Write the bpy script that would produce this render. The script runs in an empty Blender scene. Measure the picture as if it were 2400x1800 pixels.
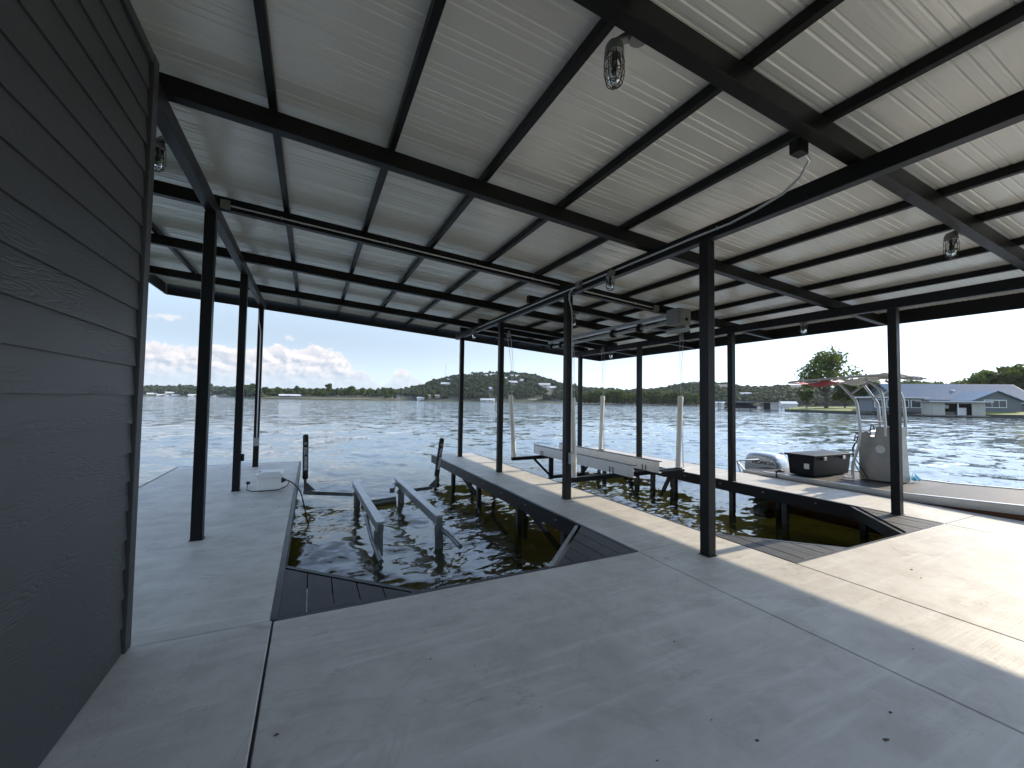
import bpy, bmesh, math, random
import numpy as np
from math import radians, sin, cos, pi
from mathutils import Vector, Matrix

random.seed(7)
rng = np.random.default_rng(11)
SC = bpy.context.scene
COL = SC.collection

# ------------------------------------------------------------------ camera
cam_d = bpy.data.cameras.new('camera')
cam = bpy.data.objects.new('camera', cam_d)
COL.objects.link(cam)
cam_d.sensor_fit = 'HORIZONTAL'
cam_d.sensor_width = 36.0
cam_d.lens = 970.59 / 2400 * 36.0
cam_d.clip_start = 0.05
cam_d.clip_end = 12000
RIGHT = Vector((0.8995416, -0.43659296, 0.01454308))
UP = Vector((-0.03027776, -0.02910228, 0.99911777))
FWD = Vector((0.43578454, 0.89918833, 0.03939776))
cm = Matrix.Identity(4)
for i in range(3):
    cm[i][0] = RIGHT[i]; cm[i][1] = UP[i]; cm[i][2] = -FWD[i]
cm[2][3] = 1.6
cam.matrix_world = cm
SC.camera = cam

# ------------------------------------------------------------------ light
SUN_EL = 28.4
SUN_AZ = 90.0        # clockwise from +Y
world = bpy.data.worlds.new('World')
SC.world = world
world.use_nodes = True
sun_d = bpy.data.lights.new('sun', 'SUN')
sun_d.energy = 2.0
sun_d.angle = radians(0.55)
sun_d.color = (1.0, 0.86, 0.66)
sun = bpy.data.objects.new('sun', sun_d)
COL.objects.link(sun)
sun.rotation_euler = (0, radians(90 - SUN_EL), 0)
sun.location = (60, 0, 40)
SC.view_settings.view_transform = 'Standard'
SC.view_settings.look = 'None'
SC.view_settings.gamma = 1.0
SC.view_settings.use_curve_mapping = False
SC.view_settings.exposure = 1.66
SKY_STRENGTH = 0.15


class NT:
    """small helper for node trees"""
    def __init__(self, tree):
        self.t = tree; self.n = tree.nodes; self.l = tree.links

    def node(self, kind, **kw):
        nd = self.n.new(kind)
        for k, v in kw.items():
            if k.startswith('i_'):
                key = k[2:]
                key = int(key) if key.isdigit() else key.replace('_', ' ')
                self.put(nd.inputs[key], v)
            else:
                setattr(nd, k, v)
        return nd

    def put(self, sock, v):
        if isinstance(v, bpy.types.NodeSocket):
            self.l.new(v, sock)
        elif v is not None:
            if hasattr(sock, 'default_value'):
                try:
                    sock.default_value = v
                except Exception:
                    sock.default_value = (*v, 1.0)

    def math(self, op, a, b=None, c=None, clamp=False):
        nd = self.n.new('ShaderNodeMath'); nd.operation = op; nd.use_clamp = clamp
        self.put(nd.inputs[0], a)
        if b is not None: self.put(nd.inputs[1], b)
        if c is not None: self.put(nd.inputs[2], c)
        return nd.outputs[0]

    def mix(self, f, a, b, mode='MIX'):
        nd = self.n.new('ShaderNodeMix'); nd.data_type = 'RGBA'; nd.blend_type = mode
        nd.clamp_factor = True
        self.put(nd.inputs[0], f); self.put(nd.inputs[6], a); self.put(nd.inputs[7], b)
        return nd.outputs[2]

    def ramp(self, f, stops, interp='LINEAR'):
        nd = self.n.new('ShaderNodeValToRGB'); cr = nd.color_ramp; cr.interpolation = interp
        while len(cr.elements) < len(stops): cr.elements.new(0.5)
        for e, (p, c) in zip(cr.elements, stops):
            e.position = p
            e.color = (c, c, c, 1) if not hasattr(c, '__len__') else (*c, 1)[:4]
        self.put(nd.inputs[0], f)
        return nd.outputs[0]

    def smooth(self, x, a, b):
        nd = self.n.new('ShaderNodeMapRange'); nd.interpolation_type = 'SMOOTHSTEP'
        self.put(nd.inputs[0], x); nd.inputs[1].default_value = a; nd.inputs[2].default_value = b
        return nd.outputs[0]

    def noise(self, vec, scale, detail=4, rough=0.55, dist=0.0, dim='3D'):
        nd = self.n.new('ShaderNodeTexNoise'); nd.noise_dimensions = dim
        self.put(nd.inputs['Vector'], vec)
        nd.inputs['Scale'].default_value = scale; nd.inputs['Detail'].default_value = detail
        nd.inputs['Roughness'].default_value = rough; nd.inputs['Distortion'].default_value = dist
        return nd.outputs[0]

    def mapping(self, vec, scale=(1, 1, 1), loc=(0, 0, 0), rot=(0, 0, 0)):
        nd = self.n.new('ShaderNodeMapping')
        self.put(nd.inputs[0], vec); nd.inputs[1].default_value = loc
        nd.inputs[2].default_value = rot; nd.inputs[3].default_value = scale
        return nd.outputs[0]


def build_world():
    t = NT(world.node_tree)
    t.n.clear()
    out = t.node('ShaderNodeOutputWorld')
    bg = t.node('ShaderNodeBackground')
    bg.inputs['Strength'].default_value = SKY_STRENGTH
    sky = t.node('ShaderNodeTexSky', sky_type='NISHITA')
    sky.sun_disc = False
    sky.sun_elevation = radians(SUN_EL)
    sky.sun_rotation = radians(SUN_AZ)
    sky.altitude = 300
    sky.air_density = 1.0
    sky.dust_density = 0.25
    sky.ozone_density = 1.6
    tc = t.node('ShaderNodeTexCoord')
    d = tc.outputs['Generated']
    sep = t.node('ShaderNodeSeparateXYZ'); t.put(sep.inputs[0], d)
    az = t.math('MULTIPLY', t.math('ARCTAN2', sep.outputs[0], sep.outputs[1]), 180 / pi)
    el = t.math('MULTIPLY', t.math('ARCSINE', sep.outputs[2]), 180 / pi)
    comb = t.node('ShaderNodeCombineXYZ')
    t.put(comb.inputs[0], az); t.put(comb.inputs[1], t.math('MULTIPLY', el, 1.25)); comb.inputs[2].default_value = 3.7
    p = comb.outputs[0]
    # outline of the cumulus bank: top elevation against azimuth
    prof = [(-60, 4.6), (-45, 5.6), (-32, 4.4), (-22, 5.2), (-16, 5.9), (-13.3, 5.4), (-11.8, 5.5), (-10.2, 6.0), (-8.8, 5.7), (-6.7, 5.4), (-4.9, 6.1),
            (-3.5, 6.5), (-2.2, 5.8), (-1.2, 6.2), (0.0, 6.6), (1.4, 6.1), (3.0, 6.1), (4.2, 5.0), (5.2, 3.7), (6.1, 3.75), (7.2, 2.7), (8.4, 1.7),
            (9.4, 2.4), (10.5, 4.3), (11.6, 3.7), (13.3, 2.6), (15, 1.0), (18, -1.0), (30, -2.0), (60, -2.0)]
    fac = t.math('DIVIDE', t.math('ADD', az, 60), 120, clamp=True)
    top = t.math('MULTIPLY', t.ramp(fac, [((a + 60) / 120, (e + 3) / 12) for a, e in prof]), 12)
    top = t.math('SUBTRACT', top, 3)
    n1 = t.noise(p, 0.55, 7, 0.6, 0.25)
    n2 = t.noise(p, 1.5, 6, 0.62, 0.2)
    bill = t.math('ADD', t.math('MULTIPLY', t.math('SUBTRACT', n1, 0.5), 2.2), t.math('MULTIPLY', t.math('SUBTRACT', n2, 0.5), 1.5))
    dens = t.math('ADD', t.math('SUBTRACT', top, el), bill)
    cover = t.smooth(dens, -0.05, 0.35)
    # veil towards the horizon inside the bank
    low = t.smooth(el, 0.3, 4.3)
    p2 = t.mapping(p, loc=(0.5, 0.45, 0))
    m1 = t.noise(p2, 0.55, 7, 0.6, 0.25)
    lit = t.math('ADD', 0.62, t.math('MULTIPLY', t.math('SUBTRACT', n1, m1), 3.6), clamp=True)
    rim = t.smooth(t.math('SUBTRACT', 1.9, dens), 0.0, 1.9)
    lit = t.math('MAXIMUM', lit, t.math('MULTIPLY', rim, 0.85), clamp=True)
    shade = t.mix(low, (1.1, 1.34, 1.62), (1.12, 1.32, 1.6))
    bright = t.mix(low, (1.3, 1.5, 1.72), (2.35, 2.22, 2.2))
    ccol = t.mix(lit, shade, bright)
    strength = t.math('MULTIPLY', cover, t.math('ADD', 0.5, t.math('MULTIPLY', low, 0.48)))
    # a few torn scraps
    for (a0, e0, ra, re) in [(-14.2, 8.3, 1.9, 0.42), (-2.5, 7.15, 0.75, 0.5), (27.4, 4.7, 1.25, 0.5), (20.0, 3.2, 1.2, 0.3), (-30, 10.5, 3.0, 0.5), (-52, 9.5, 3.5, 0.6)]:
        da = t.math('DIVIDE', t.math('SUBTRACT', az, a0), ra)
        de = t.math('DIVIDE', t.math('SUBTRACT', el, e0), re)
        q = t.math('ADD', t.math('MULTIPLY', da, da), t.math('MULTIPLY', de, de))
        q = t.math('ADD', q, t.math('MULTIPLY', t.math('SUBTRACT', n2, 0.5), 5.0))
        s = t.math('MULTIPLY', t.smooth(t.math('SUBTRACT', 1.0, q), 0.0, 1.4), 0.7)
        strength = t.math('MAXIMUM', strength, s)
    # pale haze near the horizon takes the yellow out of the low sky
    lum = t.node('ShaderNodeRGBToBW'); t.put(lum.inputs[0], sky.outputs[0])
    hz = t.mix(1.0, (0.245, 0.305, 0.375, 1), lum.outputs[0], 'MULTIPLY')
    hs = t.node('ShaderNodeHueSaturation'); hs.inputs['Saturation'].default_value = 0.78; t.put(hs.inputs['Color'], sky.outputs[0])
    base = t.mix(t.math('MULTIPLY', t.smooth(t.math('SUBTRACT', 22.0, el), 0.0, 16.0), 0.92), hs.outputs[0], hz)
    col = t.mix(strength, base, ccol)
    t.put(bg.inputs['Color'], col)
    t.l.new(bg.outputs[0], out.inputs[0])


build_world()

# ------------------------------------------------------------------ materials
MATS = {}


def new_mat(name):
    m = bpy.data.materials.new(name); m.use_nodes = True
    t = NT(m.node_tree); t.n.clear()
    out = t.node('ShaderNodeOutputMaterial')
    b = t.node('ShaderNodeBsdfPrincipled')
    t.l.new(b.outputs[0], out.inputs[0])
    MATS[name] = m
    return m, t, b, out


def coords(t, kind='Object'):
    return t.node('ShaderNodeTexCoord').outputs[kind]


def world_pos(t):
    return t.node('ShaderNodeNewGeometry').outputs['Position']


def bump(t, b, h, strength=0.3, dist=0.01):
    nd = t.node('ShaderNodeBump'); nd.inputs['Strength'].default_value = strength
    nd.inputs['Distance'].default_value = dist
    t.put(nd.inputs['Height'], h)
    t.l.new(nd.outputs[0], b.inputs['Normal'])
    return nd


def simple(name, col, rough=0.5, metal=0.0, var=0.15, scale=6.0, bmp=0.0, bscale=60, spec=0.5):
    m, t, b, out = new_mat(name)
    p = world_pos(t)
    n = t.noise(p, scale, 5, 0.6)
    k = t.math('ADD', 1 - var, t.math('MULTIPLY', n, 2 * var))
    c = t.mix(1.0, (*col, 1), k, 'MULTIPLY')
    t.put(b.inputs['Base Color'], c)
    b.inputs['Roughness'].default_value = rough
    t.put(b.inputs['Roughness'], t.math('ADD', rough - 0.07, t.math('MULTIPLY', t.noise(p, scale * 2.3, 4), 0.14)))
    b.inputs['Metallic'].default_value = metal
    b.inputs['Specular IOR Level'].default_value = spec
    if bmp:
        bump(t, b, t.noise(p, bscale, 4), bmp, 0.004)
    return m


def mat_concrete():
    m, t, b, out = new_mat('concrete')
    p = world_pos(t)
    big = t.noise(p, 0.7, 5, 0.6, 0.4)
    mid = t.noise(p, 3.2, 6, 0.65)
    streak = t.noise(t.mapping(p, (0.5, 5.0, 1), rot=(0, 0, radians(17))), 2.0, 5, 0.6)
    fine = t.noise(p, 130, 3, 0.6)
    base = t.mix(t.smooth(big, 0.3, 0.7), (0.46, 0.435, 0.39, 1), (0.57, 0.545, 0.49, 1))
    base = t.mix(t.math('MULTIPLY', t.smooth(mid, 0.38, 0.72), 0.6), base, (0.36, 0.335, 0.295, 1))
    base = t.mix(t.math('MULTIPLY', t.smooth(streak, 0.48, 0.72), 0.5), base, (0.64, 0.615, 0.56, 1))
    # mud scuffs
    sc = t.noise(t.mapping(p, (1.0, 1.7, 1), rot=(0, 0, radians(-25))), 1.5, 9, 0.72, 0.5)
    sc2 = t.noise(p, 0.55, 3)
    scm = t.math('MULTIPLY', t.smooth(sc, 0.57, 0.67), t.smooth(sc2, 0.44, 0.58))
    base = t.mix(t.math('MULTIPLY', scm, 0.55), base, (0.22, 0.18, 0.13, 1))
    # dried water marks and boot scuffs
    wv = t.noise(p, 0.9, 5, 0.6, 1.2)
    ring = t.smooth(t.math('ABSOLUTE', t.math('SUBTRACT', wv, 0.52)), 0.0, 0.018)
    base = t.mix(t.math('MULTIPLY', t.math('SUBTRACT', 1.0, ring), 0.22), base, (0.30, 0.28, 0.25, 1))
    sw = t.noise(t.mapping(p, (7.0, 0.9, 1), rot=(0, 0, radians(34))), 1.4, 6, 0.65)
    base = t.mix(t.math('MULTIPLY', t.smooth(sw, 0.60, 0.78), 0.3), base, (0.27, 0.245, 0.21, 1))
    # small dark flecks
    v = t.node('ShaderNodeTexVoronoi'); v.inputs['Scale'].default_value = 7.0; t.put(v.inputs['Vector'], p)
    fl = t.math('MULTIPLY', t.math('LESS_THAN', v.outputs['Distance'], 0.035), t.smooth(t.noise(p, 1.3, 2), 0.5, 0.6))
    base = t.mix(t.math('MULTIPLY', fl, 0.8), base, (0.06, 0.05, 0.04, 1))
    base = t.mix(t.math('MULTIPLY', t.math('SUBTRACT', fine, 0.5), 0.35), base, (0.62, 0.6, 0.57, 1))
    t.put(b.inputs['Base Color'], base)
    t.put(b.inputs['Roughness'], t.math('ADD', 0.40, t.math('MULTIPLY', mid, 0.28)))
    b.inputs['Specular IOR Level'].default_value = 0.3
    broom = t.noise(t.mapping(p, (1.0, 26.0, 1), rot=(0, 0, radians(8))), 2.2, 3)
    h = t.math('ADD', t.math('MULTIPLY', fine, 0.35), t.math('ADD', t.math('MULTIPLY', mid, 0.55), t.math('MULTIPLY', broom, 0.5)))
    bump(t, b, h, 0.55, 0.005)


def mat_siding():
    m, t, b, out = new_mat('siding')
    p = world_pos(t)
    oi = t.node('ShaderNodeObjectInfo')
    off = t.math('MULTIPLY', oi.outputs['Random'], 37.0)
    cmb = t.node('ShaderNodeCombineXYZ'); t.put(cmb.inputs[1], off); t.put(cmb.inputs[0], t.math('MULTIPLY', off, 0.7))
    va = t.node('ShaderNodeVectorMath', operation='ADD'); t.put(va.inputs[0], p); t.put(va.inputs[1], cmb.outputs[0])
    q = t.mapping(va.outputs[0], (1, 0.85, 6.5))
    warp = t.noise(q, 1.1, 3, 0.5)
    grain = t.math('FRACT', t.math('MULTIPLY', warp, 26.0))
    tri = t.math('ABSOLUTE', t.math('SUBTRACT', grain, 0.5))
    line = t.smooth(tri, 0.0, 0.32)
    area = t.smooth(t.noise(t.mapping(va.outputs[0], (1, 0.6, 3.0)), 1.6, 2), 0.42, 0.62)
    fine = t.noise(t.mapping(va.outputs[0], (1, 3, 60)), 3.0, 4)
    h = t.math('ADD', t.math('MULTIPLY', line, area), t.math('MULTIPLY', fine, 0.35))
    col = t.mix(t.noise(p, 3, 4), (0.036, 0.038, 0.039, 1), (0.048, 0.051, 0.052, 1))
    t.put(b.inputs['Base Color'], col)
    b.inputs['Roughness'].default_value = 0.5
    bump(t, b, h, 0.4, 0.003)


def mat_sheet():
    m, t, b, out = new_mat('roof_sheet')
    p = world_pos(t)
    n = t.noise(p, 1.1, 4)
    sp = t.noise(p, 240, 2)
    c = t.mix(n, (0.76, 0.755, 0.70, 1), (0.83, 0.825, 0.77, 1))
    c = t.mix(t.math('MULTIPLY', sp, 0.2), c, (0.45, 0.45, 0.43, 1))
    t.put(b.inputs['Base Color'], c)
    b.inputs['Metallic'].default_value = 0.15
    t.put(b.inputs['Roughness'], t.math('ADD', 0.16, t.math('MULTIPLY', t.noise(p, 5, 4), 0.12)))
    hh = t.math('ADD', t.noise(t.mapping(p, (0.3, 5.0, 1)), 1.5, 4), t.math('MULTIPLY', t.noise(t.mapping(p, (1.0, 1.3, 1)), 0.9, 2), 1.6))
    bump(t, b, hh, 0.5, 0.01)


def mat_plank(name, c1, c2):
    m, t, b, out = new_mat(name)
    p = world_pos(t)
    g = t.noise(t.mapping(p, (30, 1.5, 1)), 2.0, 5, 0.6)
    n = t.noise(p, 5, 4)
    c = t.mix(g, (*c1, 1), (*c2, 1))
    c = t.mix(t.math('MULTIPLY', t.smooth(n, 0.5, 0.8), 0.3), c, (0.13, 0.125, 0.12, 1))
    t.put(b.inputs['Base Color'], c)
    b.inputs['Roughness'].default_value = 0.55
    b.inputs['Specular IOR Level'].default_value = 0.2
    bump(t, b, g, 0.5, 0.003)


def mat_water():
    m, t, b, out = new_mat('lake_water')
    t.n.remove(b)
    p = world_pos(t)

    def cnoise(vec, scale, detail):
        nd = t.node('ShaderNodeTexNoise'); t.put(nd.inputs['Vector'], vec)
        nd.inputs['Scale'].default_value = scale; nd.inputs['Detail'].default_value = detail; nd.inputs['Distortion'].default_value = 0.3
        v = t.node('ShaderNodeVectorMath', operation='SUBTRACT'); t.put(v.inputs[0], nd.outputs['Color']); v.inputs[1].default_value = (0.5, 0.5, 0.5)
        return v.outputs[0]

    def vscale(v, k):
        nd = t.node('ShaderNodeVectorMath', operation='SCALE'); t.put(nd.inputs[0], v); t.put(nd.inputs['Scale'], k)
        return nd.outputs[0]

    def vadd(a_, b_):
        nd = t.node('ShaderNodeVectorMath', operation='ADD'); t.put(nd.inputs[0], a_); t.put(nd.inputs[1], b_)
        return nd.outputs[0]
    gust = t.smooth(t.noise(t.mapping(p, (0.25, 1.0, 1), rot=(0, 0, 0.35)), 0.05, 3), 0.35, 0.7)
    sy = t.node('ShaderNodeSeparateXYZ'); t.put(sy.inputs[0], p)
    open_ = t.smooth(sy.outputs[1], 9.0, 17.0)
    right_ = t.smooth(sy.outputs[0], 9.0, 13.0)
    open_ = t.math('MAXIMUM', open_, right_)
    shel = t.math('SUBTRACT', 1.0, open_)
    s0 = vscale(cnoise(t.mapping(p, (0.5, 1.0, 1), rot=(0, 0, 0.3)), 0.42, 2), t.math('MULTIPLY', open_, 0.34))
    s0b = vscale(cnoise(t.mapping(p, (0.55, 1.0, 1), rot=(0, 0, 0.2)), 0.95, 2), t.math('MULTIPLY', open_, 0.46))
    s1 = vscale(cnoise(t.mapping(p, (0.6, 1.0, 1), rot=(0, 0, 0.25)), 2.3, 3), t.math('ADD', 0.30, t.math('MULTIPLY', open_, 0.20)))
    s2 = vscale(cnoise(t.mapping(p, (0.6, 1.0, 1), rot=(0, 0, 0.2)), 6.0, 3), t.math('ADD', 0.28, t.math('MULTIPLY', shel, 0.34)))
    s3 = vscale(cnoise(t.mapping(p, (0.7, 1.0, 1)), 15.0, 2), t.math('MULTIPLY', shel, 0.22))
    sl_ = vadd(vadd(vadd(s0, s0b), vadd(s1, s2)), s3)
    sl_ = vscale(sl_, t.math('ADD', 0.7, t.math('MULTIPLY', gust, 0.6)))
    fl = t.node('ShaderNodeVectorMath', operation='MULTIPLY'); t.put(fl.inputs[0], sl_); fl.inputs[1].default_value = (1, 1, 0)
    nn = t.node('ShaderNodeVectorMath', operation='NORMALIZE')
    t.put(nn.inputs[0], vadd(t.node('ShaderNodeNewGeometry').outputs['Normal'], fl.outputs[0]))
    nrm = nn.outputs[0]
    gl = t.node('ShaderNodeBsdfGlossy'); gl.inputs['Roughness'].default_value = 0.045
    gl.inputs['Color'].default_value = (0.95, 0.97, 1, 1); t.put(gl.inputs['Normal'], nrm)
    body = t.node('ShaderNodeBsdfDiffuse')
    n = t.noise(p, 0.05, 3)
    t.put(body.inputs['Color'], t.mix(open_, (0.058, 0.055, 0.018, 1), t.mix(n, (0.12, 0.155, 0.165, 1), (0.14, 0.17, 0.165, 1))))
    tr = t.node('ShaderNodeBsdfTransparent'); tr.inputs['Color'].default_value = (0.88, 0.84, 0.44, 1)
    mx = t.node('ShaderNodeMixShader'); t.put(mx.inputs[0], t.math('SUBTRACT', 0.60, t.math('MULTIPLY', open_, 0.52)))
    t.l.new(body.outputs[0], mx.inputs[1]); t.l.new(tr.outputs[0], mx.inputs[2])
    fr = t.node('ShaderNodeFresnel'); fr.inputs[0].default_value = 1.34; t.put(fr.inputs['Normal'], nrm)
    mo = t.node('ShaderNodeMixShader')
    t.put(mo.inputs[0], fr.outputs[0])
    t.l.new(mx.outputs[0], mo.inputs[1]); t.l.new(gl.outputs[0], mo.inputs[2])
    t.l.new(mo.outputs[0], out.inputs[0])


def mat_leaf(name, c1, c2, c3, trans=0.35):
    m, t, b, out = new_mat(name)
    g = t.node('ShaderNodeNewGeometry')
    oi = t.node('ShaderNodeObjectInfo')
    r = g.outputs['Random Per Island']
    c = t.mix(r, (*c1, 1), (*c2, 1))
    n = t.noise(world_pos(t), 0.35, 3)
    c = t.mix(t.smooth(n, 0.45, 0.7), c, (*c3, 1))
    k = t.math('ADD', 0.75, t.math('MULTIPLY', oi.outputs['Random'], 0.5))
    c = t.mix(1.0, c, k, 'MULTIPLY')
    t.put(b.inputs['Base Color'], c)
    b.inputs['Roughness'].default_value = 0.6
    b.inputs['Specular IOR Level'].default_value = 0.02
    tl = t.node('ShaderNodeBsdfTranslucent')
    t.put(tl.inputs['Color'], t.mix(0.4, c, (0.16, 0.2, 0.03, 1)))
    mx = t.node('ShaderNodeMixShader'); mx.inputs[0].default_value = trans
    t.l.new(b.outputs[0], mx.inputs[1]); t.l.new(tl.outputs[0], mx.inputs[2])
    t.l.new(mx.outputs[0], out.inputs[0])


def mat_glass(name, col=(0.9, 0.95, 0.95), rough=0.05):
    m, t, b, out = new_mat(name)
    b.inputs['Base Color'].default_value = (*col, 1)
    b.inputs['Transmission Weight'].default_value = 1.0
    b.inputs['Roughness'].default_value = rough
    b.inputs['IOR'].default_value = 1.45


mat_concrete(); mat_siding(); mat_sheet(); mat_water()
mat_plank('composite_plank', (0.03, 0.031, 0.033), (0.06, 0.06, 0.062))
mat_plank('boat_carpet', (0.05, 0.046, 0.042), (0.10, 0.094, 0.086))
simple('black_steel', (0.010, 0.0102, 0.011), 0.42, 0, 0.25, 3.0, 0.15, 90, 0.2)
simple('pile_steel', (0.02, 0.02, 0.02), 0.55, 0, 0.35, 4.0)
simple('trim_dark', (0.03, 0.031, 0.033), 0.55, 0, 0.2, 6.0, 0.3, 60)
simple('joint_filler', (0.012, 0.012, 0.012), 0.9)
simple('galvanised', (0.36, 0.37, 0.37), 0.42, 0.6, 0.3, 9.0, 0.2, 40)
simple('wet_galvanised', (0.17, 0.18, 0.18), 0.35, 0.45, 0.4, 7.0, 0.3, 30)
simple('aluminium', (0.50, 0.50, 0.49), 0.38, 0.75, 0.18, 4.0, 0.15, 50)
simple('bunk_aluminium', (0.62, 0.62, 0.61), 0.45, 0.25, 0.15, 3.0)
simple('brushed_console', (0.26, 0.25, 0.235), 0.36, 0.75, 0.35, 3.5, 0.25, 18)
simple('conduit_metal', (0.5, 0.51, 0.52), 0.38, 0.7, 0.1)
simple('pvc_white', (0.70, 0.68, 0.62), 0.4, 0, 0.06, 5.0)
simple('plastic_white', (0.72, 0.72, 0.70), 0.4, 0, 0.06, 9.0)
simple('plastic_black', (0.011, 0.011, 0.012), 0.5)
simple('box_black', (0.008, 0.010, 0.014), 0.5, 0, 0.2, 8.0, 0, 60, 0.12)
simple('foam_pad', (0.008, 0.008, 0.009), 0.75)
simple('letter_white', (0.62, 0.62, 0.62), 0.6)
simple('letter_dark', (0.01, 0.011, 0.016), 0.4)
simple('motor_silver', (0.50, 0.54, 0.58), 0.26, 0.35, 0.04, 3.0)
simple('gear_grey', (0.20, 0.205, 0.20), 0.5, 0.3, 0.2, 14.0)
simple('canvas_grey', (0.42, 0.40, 0.37), 0.8, 0, 0.2, 8.0)
simple('canvas_red', (0.38, 0.015, 0.025), 0.7, 0, 0.15, 8.0)
simple('canvas_white', (0.72, 0.68, 0.66), 0.75, 0, 0.08, 6.0)
simple('bag_blue', (0.15, 0.55, 0.70), 0.5, 0, 0.3, 20.0)
simple('rust', (0.14, 0.055, 0.025), 0.8, 0, 0.35, 9.0)
simple('leaf_litter', (0.09, 0.055, 0.03), 0.8, 0, 0.4, 40.0)
simple('lake_bed', (0.48, 0.39, 0.10), 0.9, 0, 0.3, 0.6)
simple('grass_lawn', (0.14, 0.17, 0.03), 0.9, 0, 0.3, 0.35)
simple('shore_grass', (0.075, 0.09, 0.024), 0.9, 0, 0.3, 0.2)
simple('far_ground', (0.05, 0.055, 0.025), 0.9, 0, 0.35, 0.02)
simple('sand_shore', (0.15, 0.13, 0.09), 0.9, 0, 0.3, 0.1)
simple('seawall_dark', (0.05, 0.048, 0.042), 0.8, 0, 0.3, 1.0)
simple('bark', (0.07, 0.055, 0.042), 0.9, 0, 0.3, 3.0)
simple('metal_roof_blue', (0.10, 0.165, 0.235), 0.6, 0, 0.12, 1.2, 0, 60, 0.2)
simple('roof_white', (0.52, 0.52, 0.51), 0.5, 0, 0.06, 0.3)
simple('roof_brown', (0.22, 0.18, 0.15), 0.7, 0, 0.15, 0.4)
simple('roof_dark', (0.025, 0.026, 0.03), 0.5, 0, 0.15, 0.5)
simple('house_grey', (0.12, 0.13, 0.14), 0.7, 0, 0.1, 0.8)
simple('house_pale', (0.50, 0.48, 0.44), 0.7, 0, 0.12, 0.3)
simple('house_white', (0.72, 0.70, 0.67), 0.6, 0, 0.06, 0.3)
simple('shack_tan', (0.36, 0.35, 0.29), 0.7, 0, 0.15, 1.5)
simple('dark_inside', (0.016, 0.016, 0.018), 0.8)
simple('cover_dark', (0.018, 0.022, 0.034), 0.7)
simple('window_glass', (0.05, 0.06, 0.07), 0.08, 0, 0.1, 1.0)
simple('window_frame', (0.75, 0.75, 0.73), 0.5)
simple('weathered_wood', (0.17, 0.15, 0.125), 0.85, 0, 0.3, 2.0)
mat_leaf('leaf_oak', (0.042, 0.066, 0.018), (0.09, 0.12, 0.032), (0.055, 0.08, 0.024), 0.42)
mat_leaf('leaf_willow', (0.05, 0.085, 0.02), (0.09, 0.12, 0.03), (0.035, 0.06, 0.016))
mat_leaf('leaf_hill', (0.028, 0.042, 0.018), (0.06, 0.075, 0.03), (0.042, 0.05, 0.026), 0.1)
mat_leaf('leaf_wet', (0.04, 0.06, 0.012), (0.06, 0.07, 0.02), (0.05, 0.06, 0.02))
mat_glass('jar_glass')
M = MATS

# ------------------------------------------------------------------ mesh helpers


def wloc(o):
    v = Vector((0, 0, 0))
    while o is not None:
        v += o.location; o = o.parent
    return v


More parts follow.
